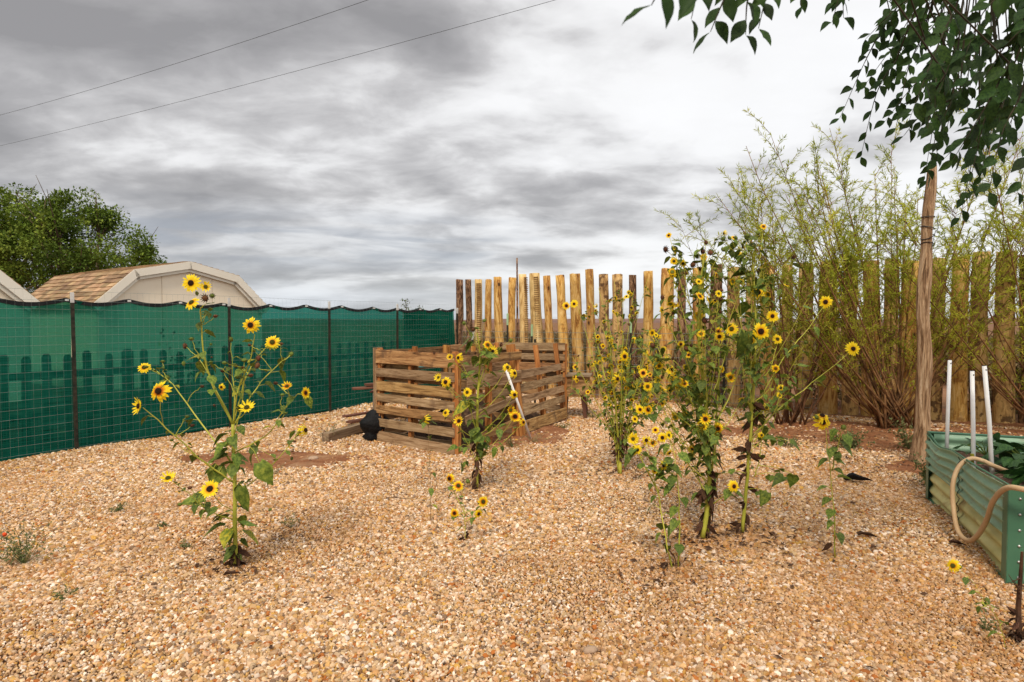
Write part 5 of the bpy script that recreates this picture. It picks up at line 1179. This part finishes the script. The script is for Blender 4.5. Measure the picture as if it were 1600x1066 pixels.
# ------------------------------------------------------------------ elm branches overhead
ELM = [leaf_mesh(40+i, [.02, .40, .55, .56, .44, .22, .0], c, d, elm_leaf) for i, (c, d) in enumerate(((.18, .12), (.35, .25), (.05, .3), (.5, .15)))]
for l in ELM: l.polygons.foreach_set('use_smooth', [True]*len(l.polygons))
elm_bark = mat('elm_twig_bark', [(.35, (.022, .018, .010)), (.65, (.06, .048, .026))], 9, rnd=.1)
def elm():
    random.seed(5); T0 = Vector((4.6, 1.6, 0)); root = thing('elm_tree', 'overhanging elm tree with drooping dark green leafy twigs at the upper right', 'tree', T0)
    mb = MB(); mb.cs = True; mb.tube([(0, 0, -.1), (.03, .02, 1.5), (-.05, .05, 3.0), (-.1, .1, 3.7)], [.22, .17, .15, .12], 12); mb.obj('trunk', tree_bark, root)
    br = MB(); br.cs = True; tw = MB(); L = []
    fork = Vector((-.1, .1, 3.6))
    hubs = []
    for hx, hy, hz in ((1.9, 2.6, 3.35), (1.2, 2.3, 3.2), (2.4, 3.2, 3.75), (1.7, 3.4, 3.75), (.9, 2.1, 2.95), (3.0, 3.9, 4.1), (2.0, 2.0, 3.3)):
        h = Vector((hx, hy, hz))-T0; br.tube(smooth_poly([fork, fork.lerp(h, .5)+Vector((0, 0, .25)), h]), [.05-.04*i/8 for i in range(9)], 6); hubs.append(h)
    def spray(a, b, c=None, n=None, size=(.052, .075), gap=.036):
        """twig a -> b (world points) with alternate leaves; connected to the nearest hub"""
        a = a-T0; b = b-T0; h = min(hubs, key=lambda q: (q-a).length)
        tw.tube([h, h.lerp(a, .5)+Vector((0, 0, .06)), a], [.0045, .0035, .003], 4, False)
        dv = b-a; ln = dv.length; mid = a.lerp(b, .5)+Vector((0, 0, ln*.10))+rv(.02); pp = smooth_poly([a, mid, b], 6); tw.tube(pp, [.0032*(1-.75*i/(len(pp)-1)) for i in range(len(pp))], 4, False)
        m_ = int(ln/gap)
        for i in range(m_+1):
            t = i/max(m_, 1); k = t*(len(pp)-1); q = min(int(k), len(pp)-2); p = pp[q].lerp(pp[q+1], k-q); tn = (pp[q+1]-pp[q]).normalized()
            sd = tn.cross(Vector((0, -1, .2))).normalized()*(1 if i % 2 else -1)
            d = (tn*.65+sd*.75+Vector((0, 0, -.45))+rv(.28)); up = Vector((0, -.75, .55))+rv(.55); L.append((p+d.normalized()*.006, d, up, random.uniform(*size)*(1.05-.3*t)))
    # traced sprays
    for a, b in (((1440, -15, 2.9), (1312, 185, 2.75)), ((1405, 15, 2.9), (1345, 110, 2.8)), ((1470, 20, 3.1), (1350, 135, 3.0)), ((1400, 95, 3.0), (1345, 245, 2.9)), ((1440, 60, 3.0), (1400, 200, 2.9)), ((1380, -20, 2.8), (1395, 50, 2.75)),
                 ((1330, -30, 2.5), (1300, 35, 2.4)), ((1312, -25, 2.5), (1318, 28, 2.45)), ((1245, -25, 2.3), (1252, 10, 2.25)), ((1205, -40, 1.7), (1185, 45, 1.6)), ((1150, -40, 1.5), (1110, 50, 1.45)), ((1130, -35, 1.4), (1080, 30, 1.35)), ((1180, -30, 1.6), (1165, 55, 1.55)),
                 ((1075, -35, 1.05), (1018, 8, 1.0)), ((1530, 200, 2.6), (1500, 340, 2.5)), ((1480, 120, 3.1), (1445, 275, 3.0)), ((1590, 160, 2.2), (1545, 300, 2.1)), ((1610, 230, 2.2), (1590, 300, 2.1))):
        spray(W(*a), W(*b))
    for a, b in (((1475, 150, 2.8), (1448, 282, 2.7)), ((1500, 140, 2.6), (1462, 250, 2.55)), ((1560, 120, 2.4), (1512, 300, 2.3))): spray(W(*a), W(*b))
    for i in range(78):
        ax = random.uniform(1440, 1760); ay = random.uniform(-160, 200); D = random.uniform(2.0, 3.7)
        lim = 60+(ax-1400)*1.05; ln = random.uniform(70, 170); bx = ax-random.uniform(10, 95); by = ay+ln
        if by > min(lim+60, 340): by = min(lim+60, 340)
        if by-ay < 40: continue
        spray(W(ax, ay, D), W(bx, by, D+random.uniform(-.25, .15)), gap=.036, size=(.055, .085))
    br.obj('branches', elm_bark, root); tw.obj('twigs', elm_bark, root)
    # nearest / in-frame leaves are parts, the rest one mass
    def inview(l):
        p = l[0]+T0; return p.y > .3 and abs(p.x/p.y) < .83 and (p.z-EYE)/p.y < .50
    L.sort(key=lambda l: (not inview(l), (l[0]+T0).y))
    # spread the 300 single leaves: traced sprays and the nearest ones first
    for i, (p, d, up, sz) in enumerate(L[:300]): link('leaf', ELM[i % 4], root, frame(d, up, p) @ Matrix.Diagonal((sz, sz*random.uniform(.85, 1.1), sz, 1)))
    V = []; Q = []; srcs = []
    for e in ELM:
        v = np.array([tuple(x.co) for x in e.vertices]); q = np.array([list(p.vertices) for p in e.polygons]); srcs.append((v, q))
    off = 0
    for i, (p, d, up, sz) in enumerate(L[300:]):
        M = np.array(frame(d, up, p)); v, q = srcs[i % 4]; V.append((v*sz) @ M[:3, :3].T+M[:3, 3]); Q.append(q+off); off += len(v)
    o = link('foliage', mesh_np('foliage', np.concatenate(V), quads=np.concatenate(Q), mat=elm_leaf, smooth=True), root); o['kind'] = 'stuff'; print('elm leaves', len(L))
elm()

# ------------------------------------------------------------------ weeds and debris
def weed(px, py, size, label, h=.1, n=160, m=weed_leaf, ll=.02, red=False):
    p = G(px, py); root = thing('weed', label, 'weed', (p.x, p.y, gz(p.x, p.y)), 0, 'small weeds in the gravel'); mb = MB(); B = []
    for i in range(max(6, n//12)):
        a = random.uniform(0, 6.28); r = size*math.sqrt(random.random()); e = Vector((r*math.cos(a), r*math.sin(a)*.7, random.uniform(.2, 1)*h)); mb.tube([(0, 0, 0), e*.5+Vector((0, 0, h*.2)), e], .0014, 3, False)
        for k in range(12): t = random.uniform(.3, 1); q = (e*t)+rv(.012); B.append((q.x, q.y, max(q.z, .004)))
    mb.obj('stem', m, root); B = np.array(B); k = len(B)
    foliage_obj('foliage', B, nrand(k)+np.array([0, 0, .5]), nrand(k, .5)+np.array([0, 0, 1]), rng.uniform(.6, 1.4, k)*ll, rng.uniform(.3, .5, k)*ll, m, root)
    if red:
        q = W(8, 836, p.y-.05)-root.location; mb = MB(); mb.cs = True; mb.tube([q, q+Vector((0, -.01, .012))], [.012, .008], 7); mb.obj('flower', flower_red, root)
weed(38, 885, .26, 'scraggly low weed with one red flower at the left picture edge', .26, 420, weed_leaf, .022, True)
weed(182, 806, .10, 'small bright green weed between the left edge and the big sunflower', .06, 150)
weed(255, 832, .05, 'tiny weed sprout left of the big sunflower base', .03, 50)
weed(98, 938, .12, 'flat weed in the lower left foreground gravel', .04, 90)
weed(455, 825, .10, 'wispy pale weed just right of the big sunflower', .10, 60)
weed(290, 860, .10, 'flat weed patch beside the base of the big sunflower', .03, 70)
weed(510, 690, .22, 'dry pale weed growing at the end of the timber', .28, 260, dry_weed, .025)
weed(548, 663, .05, 'small dark green tuft behind the boards left of the bin', .12, 60)
weed(430, 742, .12, 'pale weed at the edge of the bare soil patch', .12, 60, dry_weed)
weed(880, 672, .14, 'light green weed at the foot of the leaning pallet', .10, 160)
weed(800, 700, .16, 'low green weed at the open side of the compost bin', .14, 200)
weed(835, 694, .2, 'dry grass tuft between the bin and the white pipe foot', .14, 160, dry_weed)
weed(925, 655, .18, 'green weed under the wooden bench', .14, 220)
weed(1330, 700, .3, 'dark leafy weed on red soil left of the cedar post', .25, 420, weed_leaf, .04)
weed(1450, 760, .16, 'leafy weed beside the foot of the cedar post', .30, 260, weed_leaf, .04)
weed(1420, 700, .25, 'tall weed behind the cedar post', .40, 300, weed_leaf, .05)
weed(1230, 700, .2, 'leafy weed behind the second tall sunflower', .16, 160, weed_leaf, .04)
weed(1540, 985, .07, 'sparse sprout near the lower right corner', .08, 40)
# bits lying about
def scrap(px, py, L_, label, m=leaf_dead, name='fallen_leaf', ang=0, seed=50):
    p = G(px, py); me = leaf_mesh(seed+px, [h*random.uniform(.3, .6) for h in heart], .55, random.uniform(.1, .5), m, name)
    o = link(name, me, None, Matrix.Translation((p.x, p.y, gz(p.x, p.y)+.022)) @ Matrix.Rotation(R(ang), 4, 'Z') @ Matrix.Rotation(R(-14), 4, 'Y') @ Matrix.Diagonal([L_]*3+[1])); tag(o, label, 'debris')
scrap(1322, 755, .22, 'black curled scrap lying on the gravel left of the raised bed', bag_black, 'black_scrap', -25)
scrap(1342, 845, .12, 'brown dead leaf curled on the gravel right of the lone sunflower', ang=-10)
scrap(1362, 864, .07, 'small brown leaf scrap just in front of the curled dead leaf', ang=30)
scrap(1485, 860, .09, 'dry brown leaf fallen near the raised bed side', ang=-30)
scrap(352, 908, .09, 'dead leaf lying in front of the big left sunflower', ang=10)
mbt = MB(); pt = G(603, 783); mbt.tube([(0, 0, .022), (.07, .01, .03), (.15, -.004, .024), (.24, .006, .026)], [.0035, .003, .0025, .0015], 5)
tag(mbt.obj('twig', leaf_dead, None, Matrix.Translation((pt.x, pt.y, gz(pt.x, pt.y)))), 'thin dark twig lying on the gravel left of the knee high sunflower', 'debris')
def litter():
    B = []
    for px, py, n, sp in ((368, 888, 40, .16), (1100, 842, 170, .32), (1160, 835, 110, .26), (969, 742, 90, .3), (1050, 892, 30, .15), (745, 765, 40, .2), (1305, 690, 500, 1.0), (1420, 720, 350, .7), (1530, 680, 300, .8), (1000, 800, 60, 1.2), (700, 900, 40, 1.6), (1400, 900, 60, 1.0), (450, 700, 50, .9)):
        p = G(px, py)
        for i in range(n): x, y = p.x+random.gauss(0, sp), p.y+random.gauss(0, sp*.7); B.append((x, y, gz(x, y)+random.uniform(.012, .032)))
    B = np.array(B); n = len(B); d = nrand(n); d[:, 2] *= .15
    v, t = leaf_quads(B, d, nrand(n, .35)+np.array([0, 0, 1]), rng.uniform(.02, .07, n), rng.uniform(.008, .025, n))
    tag(link('leaf_litter', mesh_np('leaf_litter', v, tris=t, mat=leaf_dead)), 'small brown dead leaf bits scattered on the gravel round the plants', 'leaf litter', kind='stuff')
litter()
def rock(px, py, s_, label):
    p = G(px, py); mb = MB(); mb.cs = True; n = 9
    for r, z in ((.2, -.3), (.9, -.1), (1, .25), (.7, .6), (.1, .75)):
        for j in range(n): a = 2*math.pi*j/n; mb.v.append(Vector((r*math.cos(a)*1.3, r*math.sin(a)*.9, z))*s_*(1+.25*pnoise((a*2, z*3, px))))
    for i in range(4):
        for j in range(n): a = i*n+j; c = i*n+(j+1) % n; mb.face(a, c, c+n, a+n)
    mb.face(*[4*n+j for j in range(n)]); o = mb.obj('rock', rock_mat, None, Matrix.Translation((p.x, p.y, gz(p.x, p.y)+.01)) @ Matrix.Rotation(R(25), 4, 'Z')); tag(o, label, 'rock')
rock(922, 1013, .030, 'largest pebble, a pale brown rock in the centre foreground')
rock(489, 719, .045, 'pale rock at the right edge of the bare soil patch')
rock(1100, 905, .02, 'grey stone just right of the short twin stemmed sunflower')
def dead_shrub():
    p = G(1592, 1000); root = thing('dead_stalk', 'dry brown dead stalk cut off by the lower right picture edge', 'plant', (p.x, p.y, 0)); mb = MB()
    mb.tube([(0, 0, 0), (.01, .02, .15), (.005, .0, .42)], [.014, .012, .006], 6)
    for i in range(10): a = random.uniform(0, 6.28); h = random.uniform(.02, .3); mb.tube([(0, 0, h), (.05*math.cos(a), .05*math.sin(a), h+random.uniform(-.03, .08))], [.003, .0012], 4)
    mb.obj('stem', leaf_dead, root)
    for i in range(26): a = random.uniform(0, 6.28); h = random.uniform(.01, .12); link('dead_leaf', random.choice(LEAFD), root, frame((math.cos(a), math.sin(a), random.uniform(-.6, .6)), (0, 0, 1), (.02*math.cos(a), .02*math.sin(a), h)) @ Matrix.Diagonal([random.uniform(.03, .06)]*3+[1]))
dead_shrub()

# ------------------------------------------------------------------ overhead power lines
for a, b, sag, lab in (((0, 180), (575, 0), .0, 'upper of two thin power lines crossing the cloudy sky'), ((0, 228), (868, 0), .0, 'lower and longer of two thin power lines crossing the sky')):
    H_ = 7.0; A = W(*a, 1); B = W(*b, 1); A = Vector((0, 0, EYE))+(A-Vector((0, 0, EYE)))*((H_-EYE)/(A.z-EYE)); B = Vector((0, 0, EYE))+(B-Vector((0, 0, EYE)))*((H_-EYE)/(B.z-EYE))
    d = (B-A); n = 40; P_ = [A+d*t+Vector((0, 0, -.25*(1-((t-.5)/.5)**2)*.3)) for t in np.linspace(-1.5, 2.2, n)]
    mb = MB(); mb.tube(P_, .0038, 5); tag(mb.obj('power_line', wire_black), lab, 'wire', 'power lines overhead')
